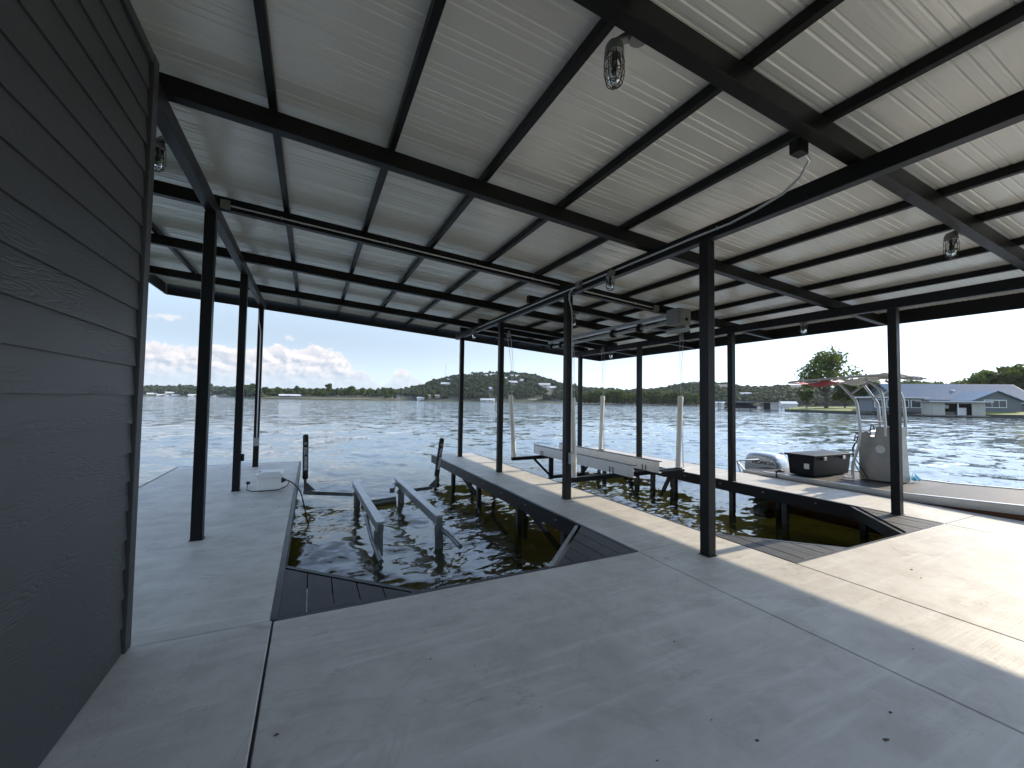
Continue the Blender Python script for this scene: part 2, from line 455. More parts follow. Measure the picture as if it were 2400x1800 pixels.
class MB:
    def __init__(self):
        self.v = []; self.f = []

    def add(self, vs, fs):
        o = len(self.v)
        self.v += [tuple(q) for q in vs]
        self.f += [tuple(i + o for i in q) for q in fs]
        return self

    def box(self, x0, x1, y0, y1, z0, z1):
        vs = [(x, y, z) for z in (z0, z1) for y in (y0, y1) for x in (x0, x1)]
        return self.add(vs, [(0, 2, 3, 1), (4, 5, 7, 6), (0, 1, 5, 4), (2, 6, 7, 3), (0, 4, 6, 2), (1, 3, 7, 5)])

    def bevbox(self, x0, x1, y0, y1, z0, z1, b=0.004):
        """box whose top edges are chamfered"""
        vs = [(x0, y0, z0), (x1, y0, z0), (x1, y1, z0), (x0, y1, z0), (x0, y0, z1 - b), (x1, y0, z1 - b), (x1, y1, z1 - b), (x0, y1, z1 - b),
              (x0 + b, y0 + b, z1), (x1 - b, y0 + b, z1), (x1 - b, y1 - b, z1), (x0 + b, y1 - b, z1)]
        fs = [(3, 2, 1, 0), (8, 9, 10, 11)]
        for i in range(4):
            j = (i + 1) % 4
            fs += [(i, j, 4 + j, 4 + i), (4 + i, 4 + j, 8 + j, 8 + i)]
        return self.add(vs, fs)

    def beam(self, a, b, w, h, up=(0, 0, 1)):
        a = Vector(a); b = Vector(b); d = (b - a).normalized(); up = Vector(up)
        s = d.cross(up)
        if s.length < 1e-4: s = d.cross(Vector((0, 1, 0)))
        s.normalize(); u = s.cross(d).normalized()
        vs = []
        for q in (a, b):
            for (i, j) in ((-1, -1), (1, -1), (1, 1), (-1, 1)):
                vs.append(q + s * (w / 2 * i) + u * (h / 2 * j))
        return self.add(vs, [(0, 1, 2, 3), (7, 6, 5, 4), (0, 4, 5, 1), (1, 5, 6, 2), (2, 6, 7, 3), (3, 7, 4, 0)])

    def prism(self, poly, z0, z1):
        n = len(poly)
        vs = [(x, y, z0) for x, y in poly] + [(x, y, z1) for x, y in poly]
        fs = [tuple(range(n - 1, -1, -1)), tuple(range(n, 2 * n))]
        fs += [(i, (i + 1) % n, n + (i + 1) % n, n + i) for i in range(n)]
        return self.add(vs, fs)

    def extrude(self, pts, vec):
        """closed 3-D polygon swept along vec"""
        n = len(pts); vec = Vector(vec)
        vs = [Vector(q) for q in pts]; vs += [q + vec for q in vs]
        fs = [tuple(range(n - 1, -1, -1)), tuple(range(n, 2 * n))]
        fs += [(i, (i + 1) % n, n + (i + 1) % n, n + i) for i in range(n)]
        return self.add(vs, fs)

    def tube(self, pts, r, seg=8, cap=True):
        pts = [Vector(q) for q in pts]; n = len(pts)
        rs = r if hasattr(r, '__len__') else [r] * n
        o = len(self.v); nrm = None
        for i, q in enumerate(pts):
            d = (pts[min(i + 1, n - 1)] - pts[max(i - 1, 0)]).normalized()
            if nrm is None:
                nrm = d.orthogonal().normalized()
            else:
                nrm = (nrm - d * nrm.dot(d))
                nrm = nrm.normalized() if nrm.length > 1e-6 else d.orthogonal().normalized()
            bn = d.cross(nrm)
            for k in range(seg):
                a = 2 * pi * k / seg
                self.v.append(tuple(q + (nrm * cos(a) + bn * sin(a)) * rs[i]))
        for i in range(n - 1):
            for k in range(seg):
                k2 = (k + 1) % seg
                self.f.append((o + i * seg + k, o + i * seg + k2, o + (i + 1) * seg + k2, o + (i + 1) * seg + k))
        if cap:
            self.f.append(tuple(o + k for k in range(seg - 1, -1, -1)))
            self.f.append(tuple(o + (n - 1) * seg + k for k in range(seg)))
        return self

    def lathe(self, prof, axis_o=(0, 0, 0), seg=16, axis='z'):
        o = len(self.v)
        for (r, z) in prof:
            for k in range(seg):
                a = 2 * pi * k / seg
                c = (r * cos(a), r * sin(a), z)
                if axis == 'x': c = (c[2], c[0], c[1])
                if axis == 'y': c = (c[0], c[2], c[1])
                self.v.append((axis_o[0] + c[0], axis_o[1] + c[1], axis_o[2] + c[2]))
        for i in range(len(prof) - 1):
            for k in range(seg):
                k2 = (k + 1) % seg
                self.f.append((o + i * seg + k, o + i * seg + k2, o + (i + 1) * seg + k2, o + (i + 1) * seg + k))
        return self

    def build(self, name, mat, parent=None, smooth=False):
        off = wloc(parent) if parent is not None else Vector((0, 0, 0))
        me = bpy.data.meshes.new(name)
        vs = [(x - off.x, y - off.y, z - off.z) for x, y, z in self.v]
        me.from_pydata(vs, [], self.f)
        me.update()
        if smooth:
            me.polygons.foreach_set('use_smooth', [True] * len(me.polygons))
            try:
                me.set_sharp_from_angle(angle=radians(40))
            except Exception:
                pass
        me.materials.append(M[mat] if isinstance(mat, str) else mat)
        o = bpy.data.objects.new(name, me)
        COL.objects.link(o)
        o.parent = parent
        return o


def bevel(o, w=0.004, seg=2):
    md = o.modifiers.new('bevel', 'BEVEL'); md.width = w; md.segments = seg; md.limit_method = 'ANGLE'; md.angle_limit = radians(40)
    return o


def tag(o, label=None, cat=None, group=None, kind=None):
    if label: o['label'] = label
    if cat: o['category'] = cat
    if group: o['group'] = group
    if kind: o['kind'] = kind
    return o


def empty(name, loc, label=None, cat=None, group=None, kind=None):
    o = bpy.data.objects.new(name, None); COL.objects.link(o)
    o.location = loc; o.empty_display_size = 0.1
    return tag(o, label, cat, group, kind)


def copy_tree(o, parent=None):
    c = o.copy(); COL.objects.link(c); c.parent = parent
    for ch in list(o.children):
        copy_tree(ch, c)
    return c


def text_part(name, s, size, mat, parent, matrix, extrude=0.0015, bold=0.0, sx=1.0):
    cu = bpy.data.curves.new(name, 'FONT'); cu.body = s; cu.size = size; cu.extrude = extrude; cu.offset = bold
    cu.align_x = 'CENTER'; cu.align_y = 'CENTER'; cu.resolution_u = 3
    tmp = bpy.data.objects.new(name + '_tmp', cu); COL.objects.link(tmp)
    dg = bpy.context.evaluated_depsgraph_get(); dg.update()
    me = bpy.data.meshes.new_from_object(tmp.evaluated_get(dg))
    bpy.data.objects.remove(tmp); bpy.data.curves.remove(cu)
    off = wloc(parent)
    for v in me.vertices:
        q = matrix @ Vector((v.co.x * sx, v.co.y, v.co.z)); v.co = q - off
    me.name = name
    me.materials.clear(); me.materials.append(M[mat])
    o = bpy.data.objects.new(name, me); COL.objects.link(o); o.parent = parent
    return o


# ------------------------------------------------------------------ layout numbers (metres, deck top = 0)
XL, XC, XML, XMR, XRL, XRR = -0.196, -1.0, 3.202, 4.444, 7.857, 9.108
Y1, Y2 = 3.47, 2.568
YLF, YMF = 11.68, 11.83
YB = -4.5
XLL = -2.63
WATER = -0.60
POSTW = 0.11
XPL, XPM, XPR = -1.096, 3.819, 7.868
PY = {'L': [5.74, 8.40, 11.13], 'M': [3.08, 5.77, 8.47, 11.17], 'R': [3.08, 5.76, 8.45, 11.15]}
SL = 0.0707


def zraf(x): return 3.849 - SL * (x + 1.096)      # underside of rafters = top of girders


ROOF_X0, ROOF_X1, ROOF_Y0, ROOF_Y1 = -3.16, 9.57, -0.62, 12.34

# ------------------------------------------------------------------ setting: water, lake bed, deck


def build_water():
    def axis(neg_far, a, b, pos_far, step, grow=1.032):
        mid = list(np.arange(a, b + 1e-6, step))
        out = []; s = step; q = b
        while q < pos_far:
            s *= grow; q += s; out.append(q)
        inn = []; s = step; q = a
        while q > neg_far:
            s *= grow; q -= s; inn.append(q)
        return np.array(inn[::-1] + mid + out)
    xs = axis(-2600, -2.5, 16, 2600, 0.075)
    ys = axis(-60, 2.4, 18, 2600, 0.075)
    X, Y = np.meshgrid(xs, ys)
    dx = np.gradient(xs)[None, :] * np.ones_like(X); dy = np.gradient(ys)[:, None] * np.ones_like(X)
    cell = np.maximum(dx, dy)
    Z = np.full_like(X, 0.0)
    for i in range(70):
        lam = float(np.exp(rng.uniform(math.log(0.33), math.log(4.2))))
        th = rng.normal(radians(205), radians(38))     # wind from the right-hand front
        k = 2 * pi / lam
        amp = 0.0024 * lam ** 1.05
        ph = rng.uniform(0, 2 * pi)
        att = np.clip((lam / cell - 2.5) / 4.0, 0, 1)
        arg = k * (X * cos(th) + Y * sin(th)) + ph
        Z += att * amp * (np.sin(arg) + 0.22 * np.sin(2 * arg + 0.6))
    calm = np.where((Y < 11.8) & (X > -0.3) & (X < 9.2), 0.85, 1.0)
    Z = WATER + Z * calm
    nx, ny = len(xs), len(ys)
    co = np.stack([X, Y, Z], -1).reshape(-1, 3)
    idx = np.arange(nx * ny).reshape(ny, nx)
    q = np.stack([idx[:-1, :-1], idx[:-1, 1:], idx[1:, 1:], idx[1:, :-1]], -1).reshape(-1, 4)
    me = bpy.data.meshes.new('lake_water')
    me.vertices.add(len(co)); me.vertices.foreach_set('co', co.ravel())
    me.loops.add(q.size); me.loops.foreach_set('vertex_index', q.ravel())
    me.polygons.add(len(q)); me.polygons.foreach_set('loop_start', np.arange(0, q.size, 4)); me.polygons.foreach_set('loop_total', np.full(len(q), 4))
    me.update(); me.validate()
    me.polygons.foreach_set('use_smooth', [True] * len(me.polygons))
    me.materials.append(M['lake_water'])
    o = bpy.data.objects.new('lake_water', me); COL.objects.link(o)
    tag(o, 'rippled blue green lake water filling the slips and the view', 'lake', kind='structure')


build_water()
o = MB().box(-3000, 3000, -60, 3000, -2.2, -1.45).build('lake_bed', 'lake_bed')
tag(o, 'murky brown lake bed below the water', 'lake bed', kind='structure')
o = MB().prism([(-300, -400), (300, -400), (300, -9), (12, -7.5), (-6, -7.0), (-300, -12)], -2.0, -0.12).build('shore_ground', 'grass_lawn')
tag(o, 'grassy bank behind the dock', 'bank', kind='structure')

deck = empty('concrete_deck', (0, 0, 0), 'pale concrete boat dock deck cut by straight dark joints', 'deck', kind='structure')
G = 0.004
SLABS = [(-3.2, XL - 0.007, YB, Y1 - G), (XL + 0.007, XML - G, YB, Y1 - 0.02), (XML + G, XMR - G, YB, Y1 - G), (XMR + G, XRL - G, YB, Y2 - 0.02), (XRL + G, XRR - 0.012, YB, Y2 - G)]
for s in SLABS:
    MB().bevbox(*s, -0.19, 0.0, 0.006).build('slab', 'concrete', deck)
mb = MB()
mb.box(-3.2, XRR, YB, Y2 - 0.1, -0.23, -0.195).box(-3.2, XMR, Y2 - 0.1, Y1 - 0.1, -0.23, -0.195)
mb.build('deck_pan', 'pile_steel', deck)
jf = MB()
jf.box(XL - 0.007, XL + 0.007, YB, Y1, -0.1, -0.006)
for x, y1 in ((XML, Y1), (XMR, Y2), (XRL, Y2)):
    jf.box(x - G, x + G, YB, y1 - 0.02, -0.1, -0.008)
jf.build('joint_filler', 'joint_filler', deck)
# dark steel edge on the slip ends
for (x0, x1, y) in ((XL + 0.012, XML - 0.012, Y1), (XMR + 0.012, XRL - 0.012, Y2)):
    bevel(MB().box(x0, x1, y - 0.018, y + 0.03, -0.26, -0.002).build('edge_beam', 'black_steel', deck), 0.004)
bevel(MB().box(XRR - 0.01, XRR + 0.03, YB, Y2 - G, -0.26, -0.002).build('edge_beam', 'black_steel', deck), 0.004)


def pier(x0, x1, y0, y1, label, joints, piles, braces, edges='lrf'):
    e = empty('pier', ((x0 + x1) / 2, (y0 + y1) / 2, 0), label, 'pier', 'concrete finger piers')
    ys = [y0 + G] + joints + [y1 - 0.03]
    for a, b in zip(ys[:-1], ys[1:]):
        MB().bevbox(x0 + 0.022, x1 - 0.022, a, b, -0.14, 0.0, 0.004).build('slab', 'concrete', e)
    MB().box(x0 + 0.05, x1 - 0.05, y0, y1 - 0.05, -0.19, -0.145).build('pan', 'pile_steel', e)
    bevel(MB().box(x0 - 0.025, x0 + 0.02, y0, y1, -0.215, -0.001).build('edge_beam', 'black_steel', e), 0.004)
    bevel(MB().box(x1 - 0.02, x1 + 0.025, y0, y1, -0.215, -0.001).build('edge_beam', 'black_steel', e), 0.004)
    bevel(MB().box(x0 + 0.021, x1 - 0.021, y1 - 0.028, y1 + 0.02, -0.215, -0.001).build('edge_beam', 'black_steel', e), 0.004)
    for (x, y) in piles:
        MB().box(x - 0.045, x + 0.045, y - 0.045, y + 0.045, -2.5, -0.19).build('pile', 'pile_steel', e)
    for (a, b) in braces:
        MB().beam(a, b, 0.07, 0.07).build('brace', 'pile_steel', e)
    # bolt heads along the edge beam
    y = y0 + 1.6
    bm = MB()
    while y < y1 - 0.3:
        for sx, xx in ((-1, x0 - 0.025), (1, x1 + 0.025)):
            bm.lathe([(0.0, sx * 0.009), (0.009, sx * 0.009), (0.012, sx * 0.004), (0.012, 0.0)], (xx, y, -0.085), 8, 'x')
        y += 0.92
    b = bm.build('bolt_heads', 'galvanised', e); b['kind'] = 'stuff'
    return e


pier(XLL, XL, Y1, YLF, 'broad left concrete pier carrying the white control box', [], [(XLL + .12, 9.5), (XLL + .12, 11.5), (XL - .12, 5.2), (XL - .12, 8.3), (XL - .12, 11.5)], [])
pier(XML, XMR, Y1, YMF, 'narrow middle concrete pier half in sun between the two slips', [],
     [(3.3, y) for y in (5.02, 6.47, 8.36, 10.13, 11.6)] + [(4.34, y) for y in (4.4, 6.3, 8.2, 10.0, 11.6)],
     [((3.35, 9.75, -.2), (4.2, 8.55, -1.6)), ((3.35, 6.3, -.2), (4.2, 5.2, -1.6))])
pier(XRL, XRR, Y2, YMF, 'sunlit right concrete pier beside the moored boat', [],
     [(7.96, y) for y in (4.75, 5.82, 7.33, 8.05, 8.62, 10.0, 11.6)] + [(9.0, y) for y in (4.0, 5.5, 7.2, 8.38, 10.0, 11.6)],
     [((7.97, 7.5, -.2), (7.97, 8.2, -1.5)), ((8.0, 9.4, -.2), (8.9, 9.4, -1.6))])


def corner_platform(cx, cy, sx, label):
    """triangular planked corner, legs 1.05 m, sx = +1 opens to +x"""
    L = 1.06
    e = empty('corner_platform', (cx, cy, 0), label, 'platform', 'planked slip corners')
    fw = 0.05
    y0 = cy + 0.032
    # planks run along y
    w = 0.192
    off = 0.028
    a = off
    while a < L - 0.06:
        b = min(a + w - 0.008, L - 0.05)
        # trapezoid: far end follows the hypotenuse
        pa = max(0.012, L - a - fw); pb = max(0.012, L - b - fw)
        poly = [(cx + sx * a, y0), (cx + sx * b, y0), (cx + sx * b, cy + max(pb, 0.04)), (cx + sx * a, cy + pa)]
        if sx < 0: poly = poly[::-1]
        bevel(MB().prism(poly, -0.03, -0.003 + random.uniform(-0.0015, 0.0015)).build('plank', 'composite_plank', e), 0.003, 1)
        a += w
    hy = MB()
    p0 = Vector((cx + sx * (L + 0.01), cy + 0.03, -0.088)); p1 = Vector((cx + sx * 0.03, cy + L + 0.01, -0.088))
    hy.beam(p0, p1, 0.045, 0.15)
    hy.build('edge_frame', 'wet_galvanised' if sx < 0 and cx < 5 else 'black_steel', e)
    MB().box(min(cx + sx * 0.022, cx + sx * 0.028), max(cx + sx * 0.022, cx + sx * 0.028), cy + 0.03, cy + L, -0.1, -0.004).build('side_trim', 'black_steel', e)
    return e


corner_platform(XL, Y1, 1, 'dark plank triangle at the slip corner beside the left pier')
corner_platform(XML, Y1, -1, 'dark plank triangle with a pale metal edge left of the middle pier')
corner_platform(XMR, Y2, 1, 'plank triangle half in sun right of the nearest middle post')
corner_platform(XRL, Y2, -1, 'sunlit plank triangle in front of the nearest right hand post')

# ------------------------------------------------------------------ canopy: posts, girders, rafters, purlins, sheets
canopy = empty('boathouse_canopy', (3.2, 4.0, 0), 'black steel boathouse canopy with ribbed pale metal roof over the slips', 'canopy')
for row, xp in (('L', XPL), ('M', XPM), ('R', XPR)):
    zt = zraf(xp) - 0.15
    for y in PY[row] + ([0.35] if row != 'L' else []):
        h = POSTW / 2
        p = bevel(MB().box(xp - h, xp + h, y - h, y + h, 0.001, zt - 0.001).build('post', 'black_steel', canopy), 0.006)
        bevel(MB().box(xp - h - 0.012, xp + h + 0.012, y - h - 0.012, y + h + 0.012, 0.0005, 0.007).build('base_plate', 'black_steel', p), 0.002, 1)
for xp, ya, yb in ((XPL, 3.52, 11.58), (XPM, ROOF_Y0 + 0.1, 11.62), (XPR, ROOF_Y0 + 0.1, 11.62)):
    zt = zraf(xp)
    g = MB().box(xp - 0.05, xp + 0.05, ya, yb, zt - 0.15, zt - 0.002)
    bevel(g.build('girder', 'black_steel', canopy), 0.006)
RAFT = [-0.45, 1.70, 3.88, 5.96, 8.09, 10.3]
for y in RAFT:
    a, b = ROOF_X0 + 0.06, ROOF_X1 - 0.06
    w = 0.05
    vs = [(x, y + s * w, zraf(x) + dz) for x in (a, b) for (s, dz) in ((-1, 0.0), (1, 0.0), (1, 0.149), (-1, 0.149))]
    mb = MB().add(vs, [(3, 2, 1, 0), (4, 5, 6, 7), (0, 1, 5, 4), (1, 2, 6, 5), (2, 3, 7, 6), (3, 0, 4, 7)])
    bevel(mb.build('rafter', 'black_steel', canopy), 0.006)
PURL = [-2.21, -1.28, -0.35, 0.60, 1.52, 2.46, 3.37, 4.30, 5.24, 6.10, 7.09, 8.02, 8.95]
for x in PURL:
    z = zraf(x) + 0.15
    pl = MB().box(x - 0.03, x + 0.03, ROOF_Y0 + 0.06, ROOF_Y1 - 0.06, z, z + 0.078)
    bevel(pl.build('purlin', 'black_steel', canopy), 0.004, 1)


def sheet_profile():
    P = [(0.0, 0.0)]
    for k in range(3):
        b = k * 0.305
        pts = []
        for c0 in (0.03, 0.10, 0.17):
            pts += [(c0 - 0.013, 0), (c0 - 0.007, 0.0052), (c0, 0.0055), (c0 + 0.007, 0.0052), (c0 + 0.013, 0)]
        P += [(b + y, z) for y, z in pts]
    P += [(0.913, 0), (0.915, -0.003), (0.935, -0.003)]
    return P


prof = sheet_profile()
y = ROOF_Y0
i = 0
xsheet = np.linspace(ROOF_X0 + 0.02, ROOF_X1 - 0.02, 15)
while y < ROOF_Y1 - 0.2:
    vs = []; fs = []
    n = len(prof)
    pr = [(min(y + py, ROOF_Y1 - 0.03), pz) for py, pz in prof]
    for jx, x in enumerate(xsheet):
        for (py, pz) in pr:
            sag = 0.0016 * sin(py * 3.1 + jx * 1.7 + i)      # oil-canning
            vs.append((x, py, zraf(x) + 0.2305 + pz + sag * (1 if 0 < jx < 14 else 0)))
    for j in range(len(xsheet) - 1):
        for k in range(n - 1):
            fs.append((j * n + k, (j + 1) * n + k, (j + 1) * n + k + 1, j * n + k + 1))
    MB().add(vs, fs).build('roof_sheet', 'roof_sheet', canopy, True)
    y += 0.915; i += 1


def fascia(a, b, inward):
    a = Vector(a); b = Vector(b)
    mb = MB()
    mb.beam(a + Vector((0, 0, 0.135)), b + Vector((0, 0, 0.135)), 0.04, 0.27)
    return bevel(mb.build('fascia', 'black_steel', canopy), 0.004, 1)


fascia((ROOF_X0, ROOF_Y1, zraf(ROOF_X0) - .005), (ROOF_X1, ROOF_Y1, zraf(ROOF_X1) - .005), 0)
fascia((ROOF_X1, ROOF_Y0 + .03, zraf(ROOF_X1) - .005), (ROOF_X1, ROOF_Y1 - .021, zraf(ROOF_X1) - .005), 0)
fascia((ROOF_X0, ROOF_Y0 + .03, zraf(ROOF_X0) - .005), (ROOF_X0, ROOF_Y1 - .021, zraf(ROOF_X0) - .005), 0)
fascia((ROOF_X0, ROOF_Y0, zraf(ROOF_X0) - .005), (ROOF_X1, ROOF_Y0, zraf(ROOF_X1) - .005), 0)

# ------------------------------------------------------------------ building with lap siding
bld = empty('storage_building', (-2.0, 0, 0), 'charcoal storage building with grained lap siding at the left edge', 'building')
MB().box(-2.9, XC - 0.03, YB + 0.3, 3.40, 0.002, 3.80).build('wall', 'trim_dark', bld)
EXPO = 0.1785
z = 0.02
zl = [0.012, 0.19]
ztop = 3.742
nb = 21
for k in range(nb):
    z0 = ztop - EXPO * (nb - k) if k else 0.01
    z1 = ztop - EXPO * (nb - k - 1)
    if z0 < 0.01: z0 = 0.01
    if z1 - z0 < 0.03: continue
    ye = 3.372
    ya = YB + 0.3
    # wedge: thick at the butt (bottom), thin at the top; lower edge laps over the board below
    n = 10
    vs = [(XC - 0.028, ya, z0 - .0), (XC + 0.004, ya, z0), (XC - 0.010, ya, z1 + 0.018), (XC - 0.028, ya, z1 + 0.018)]
    vs += [(vx, ye, vz) for vx, _, vz in vs]
    mb = MB().add(vs, [(3, 2, 1, 0), (4, 5, 6, 7), (0, 1, 5, 4), (1, 2, 6, 5), (2, 3, 7, 6), (3, 0, 4, 7)])
    mb.build('siding_board', 'siding', bld)
bevel(MB().box(XC - 0.09, XC + 0.018, 3.385, 3.475, 0.003, 3.825).build('corner_trim', 'trim_dark', bld), 0.003, 1)
bevel(MB().box(XC - 0.03, XC + 0.014, YB + 0.3, 3.384, 3.762, 3.825).build('frieze_board', 'trim_dark', bld), 0.003, 1)

# ------------------------------------------------------------------ caged lights
LIGHTS = [
    ((1.62, 1.752, 3.70), (-0.10, 0.09), 1, 'nearest caged jar light on the rafter overhead'),
    ((6.06, 1.752, 3.43), (-0.10, 0.09), 1, 'caged jar light under the roof near the right edge'),
    ((3.768, 4.58, 3.42), (-0.09, -0.06), 1, 'caged jar light on the middle beam left of the nearest middle post'),
    ((3.768, 9.90, 3.42), (-0.07, 0.0), 1, 'small caged jar light at the far end of the middle beam'),
    ((-1.147, 4.40, 3.80), (-0.10, 0.06), 1, 'caged jar light half hidden behind the dark siding corner'),
    ((7.92, 4.42, 3.15), (0.09, 0.0), 1, 'caged jar light under the right eave left of the nearest right post'),
    ((7.92, 9.80, 3.15), (0.09, 0.0), 1, 'small caged jar light under the far right roof corner'),
    ((4.90, 7.11, 3.44), (0.0, 0.09), 1, 'small caged jar light right of the post with the electrical box'),
]


def caged_light(base, arm, k, label):
    e = empty('caged_light', base, label, 'lamp', 'caged jar lights under the canopy')
    bx, by, bz = base; ax, ay = arm
    lx, ly = bx + ax, by + ay
    zt = bz - 0.02
    b = MB().lathe([(0.0, -0.028), (0.052, -0.028), (0.058, -0.02), (0.058, 0.02), (0.052, 0.028), (0.0, 0.028)], (bx, by, bz - 0.01), 14)
    b.tube([(bx, by, bz - 0.01), (bx + ax * .6, by + ay * .6, bz - 0.008), (lx, ly, zt - 0.02)], [0.03, 0.028, 0.034], 10)
    b.build('junction_box', 'gear_grey', e, True)
    MB().lathe([(0.0, 0.0), (0.036, 0.0), (0.05, -0.02), (0.056, -0.05), (0.056, -0.072), (0.05, -0.078), (0.0, -0.078)], (lx, ly, zt), 16).build('collar', 'gear_grey', e, True)
    zg = zt - 0.078
    MB().lathe([(0.043, 0.0), (0.046, -0.03), (0.045, -0.11), (0.038, -0.145), (0.02, -0.162), (0.0, -0.166)], (lx, ly, zg), 18).build('jar', 'jar_glass', e, True)
    MB().lathe([(0.0, 0.0), (0.018, 0.0), (0.018, -0.035), (0.028, -0.06), (0.028, -0.085), (0.018, -0.105), (0.0, -0.112)], (lx, ly, zg), 12).build('bulb', 'plastic_white', e, True)
    cg = MB()
    for q in range(4):
        a = q * pi / 4 + 0.3
        pts = []
        for s in (-1, 1):
            row = [(0.055, 0.0), (0.057, -0.05), (0.057, -0.12), (0.046, -0.165), (0.02, -0.188)]
            row = row if s < 0 else row[::-1]
            pts += [(lx + s * r * cos(a), ly + s * r * sin(a), zg + dz) for r, dz in row]
        cg.tube(pts, 0.0027, 5)
    for r, dz in ((0.058, -0.045), (0.058, -0.105), (0.044, -0.166)):
        cg.tube([(lx + r * cos(a), ly + r * sin(a), zg + dz) for a in np.linspace(0, 2 * pi, 21)], 0.0027, 5, False)
    cg.build('cage', 'pile_steel', e, True)
    return e


for L in LIGHTS:
    caged_light(*L)

# ------------------------------------------------------------------ conduits and boxes
cn = empty('conduit_run', (3.75, 4.0, 3.4), 'grey conduit sweeping from the rafter along the middle beam and down a post', 'conduit')
zg = zraf(XPM) - 0.075
bevel(MB().box(3.16, 3.27, 1.752, 1.83, zraf(3.2) - 0.085, zraf(3.2) + 0.02).build('junction_box', 'black_steel', cn), 0.004)
pts = [(3.27, 1.79, zraf(3.2) - 0.05), (3.40, 1.82, zraf(3.2) - 0.06), (3.52, 1.95, zg + 0.02), (3.62, 2.15, zg - 0.005), (3.70, 2.45, zg - 0.01), (3.755, 2.75, zg - 0.01), (3.757, 3.2, zg)]
sm = []
for a, b in zip(pts[:-1], pts[1:]):
    sm += [Vector(a).lerp(Vector(b), t_) for t_ in (0, 0.5)]
sm += [Vector(pts[-1]), Vector((3.757, 5.30, zg))]
MB().tube(sm, 0.012, 8).build('pipe', 'conduit_metal', cn, True)
bevel(MB().box(3.715, 3.767, 5.30, 5.42, zg - 0.045, zg + 0.055).build('junction_box', 'gear_grey', cn), 0.004)
xf = XPM - POSTW / 2 - 0.014
yf = 5.77 - POSTW / 2 - 0.014
MB().tube([(3.757, 5.42, zg), (3.757, 5.55, zg - 0.01), (3.77, 5.66, zg - 0.06), (3.79, yf - 0.004, zg - 0.16), (3.835, yf, zg - 0.3), (3.85, yf, zg - 0.45), (3.85, yf, 0.78)], 0.012, 8).build('pipe', 'conduit_metal', cn, True)
MB().tube([(3.757, 5.42, zg), (3.757, 6.5, zg), (3.757, 9.8, zg)], 0.011, 8).build('pipe', 'conduit_metal', cn, True)
bevel(MB().box(3.80, 3.90, yf - 0.05, yf + 0.012, 0.58, 0.76).build('switch_box', 'galvanised', cn), 0.006)
bevel(MB().box(3.815, 3.885, yf - 0.06, yf - 0.0505, 0.60, 0.74).build('cover', 'aluminium', cn), 0.003)
for yy in (2.9, 4.2, 6.6, 8.0, 9.2):
    MB().box(3.744, 3.768, yy - 0.008, yy + 0.008, zg - 0.016, zg + 0.016).build('clip', 'galvanised', cn)

cn2 = empty('conduit_run', (2.0, 5.9, 3.6), 'thin straight conduit clipped along the rafter towards the lift motor', 'conduit')
yr = 5.96 - 0.05 - 0.013
MB().tube([(x, yr, zraf(x) + 0.05) for x in (-0.98, XPM - 0.1)], 0.011, 8).build('pipe', 'conduit_metal', cn2, True)
MB().tube([(x, yr, zraf(x) + 0.05) for x in (XPM + 0.1, 5.85)], 0.011, 8).build('pipe', 'conduit_metal', cn2, True)
bevel(MB().box(-1.04, -0.94, yr - 0.03, yr + 0.012, zraf(-1) + 0.0, zraf(-1) + 0.1).build('junction_box', 'gear_grey', cn2), 0.004)
bevel(MB().box(5.83, 5.95, yr - 0.04, yr + 0.012, zraf(5.9) - 0.01, zraf(5.9) + 0.1).build('junction_box', 'gear_grey', cn2), 0.004)
for x in (-0.4, 0.9, 2.2, 3.2, 4.4, 5.4):
    MB().box(x - 0.008, x + 0.008, yr - 0.014, yr + 0.012, zraf(x) + 0.03, zraf(x) + 0.07).build('clip', 'galvanised', cn2)

cn3 = empty('conduit_run', (XPL, 11.0, 2.0), 'pale conduit running down the farthest left post to a small box', 'conduit')
yf3 = 11.13 - POSTW / 2 - 0.013
MB().tube([(XPL - 0.04, yf3 - 0.05, 3.60), (XPL - 0.035, yf3 - 0.03, 3.35), (XPL + 0.01, yf3, 3.1), (XPL + 0.012, yf3, 2.9), (XPL + 0.012, yf3, 0.62)], 0.012, 8).build('pipe', 'conduit_metal', cn3, True)
bevel(MB().box(XPL - 0.04, XPL + 0.05, yf3 - 0.04, yf3 + 0.012, 0.48, 0.66).build('outlet_box', 'galvanised', cn3), 0.005)
cn4 = empty('conduit_run', (XPL, 8.3, 0.5), 'small outlet box on the side of the second left post', 'outlet')
bevel(MB().box(XPL + 0.056, XPL + 0.10, 8.36, 8.44, 0.5, 0.62).build('outlet_box', 'black_steel', cn4), 0.005)

# ------------------------------------------------------------------ raised boat lift in the right slip
lift = empty('raised_boat_lift', (6.15, 8.4, 0.1), 'raised boat lift with two long aluminium bunks and white guide poles', 'boat lift')


def ibeam(x, ya, yb, z0, z1, sx):
    """channel section running along y: web plus flanges towards sx"""
    mb = MB()
    mb.box(x - 0.006, x + 0.006, ya, yb, z0, z1 - 0.012)
    return mb


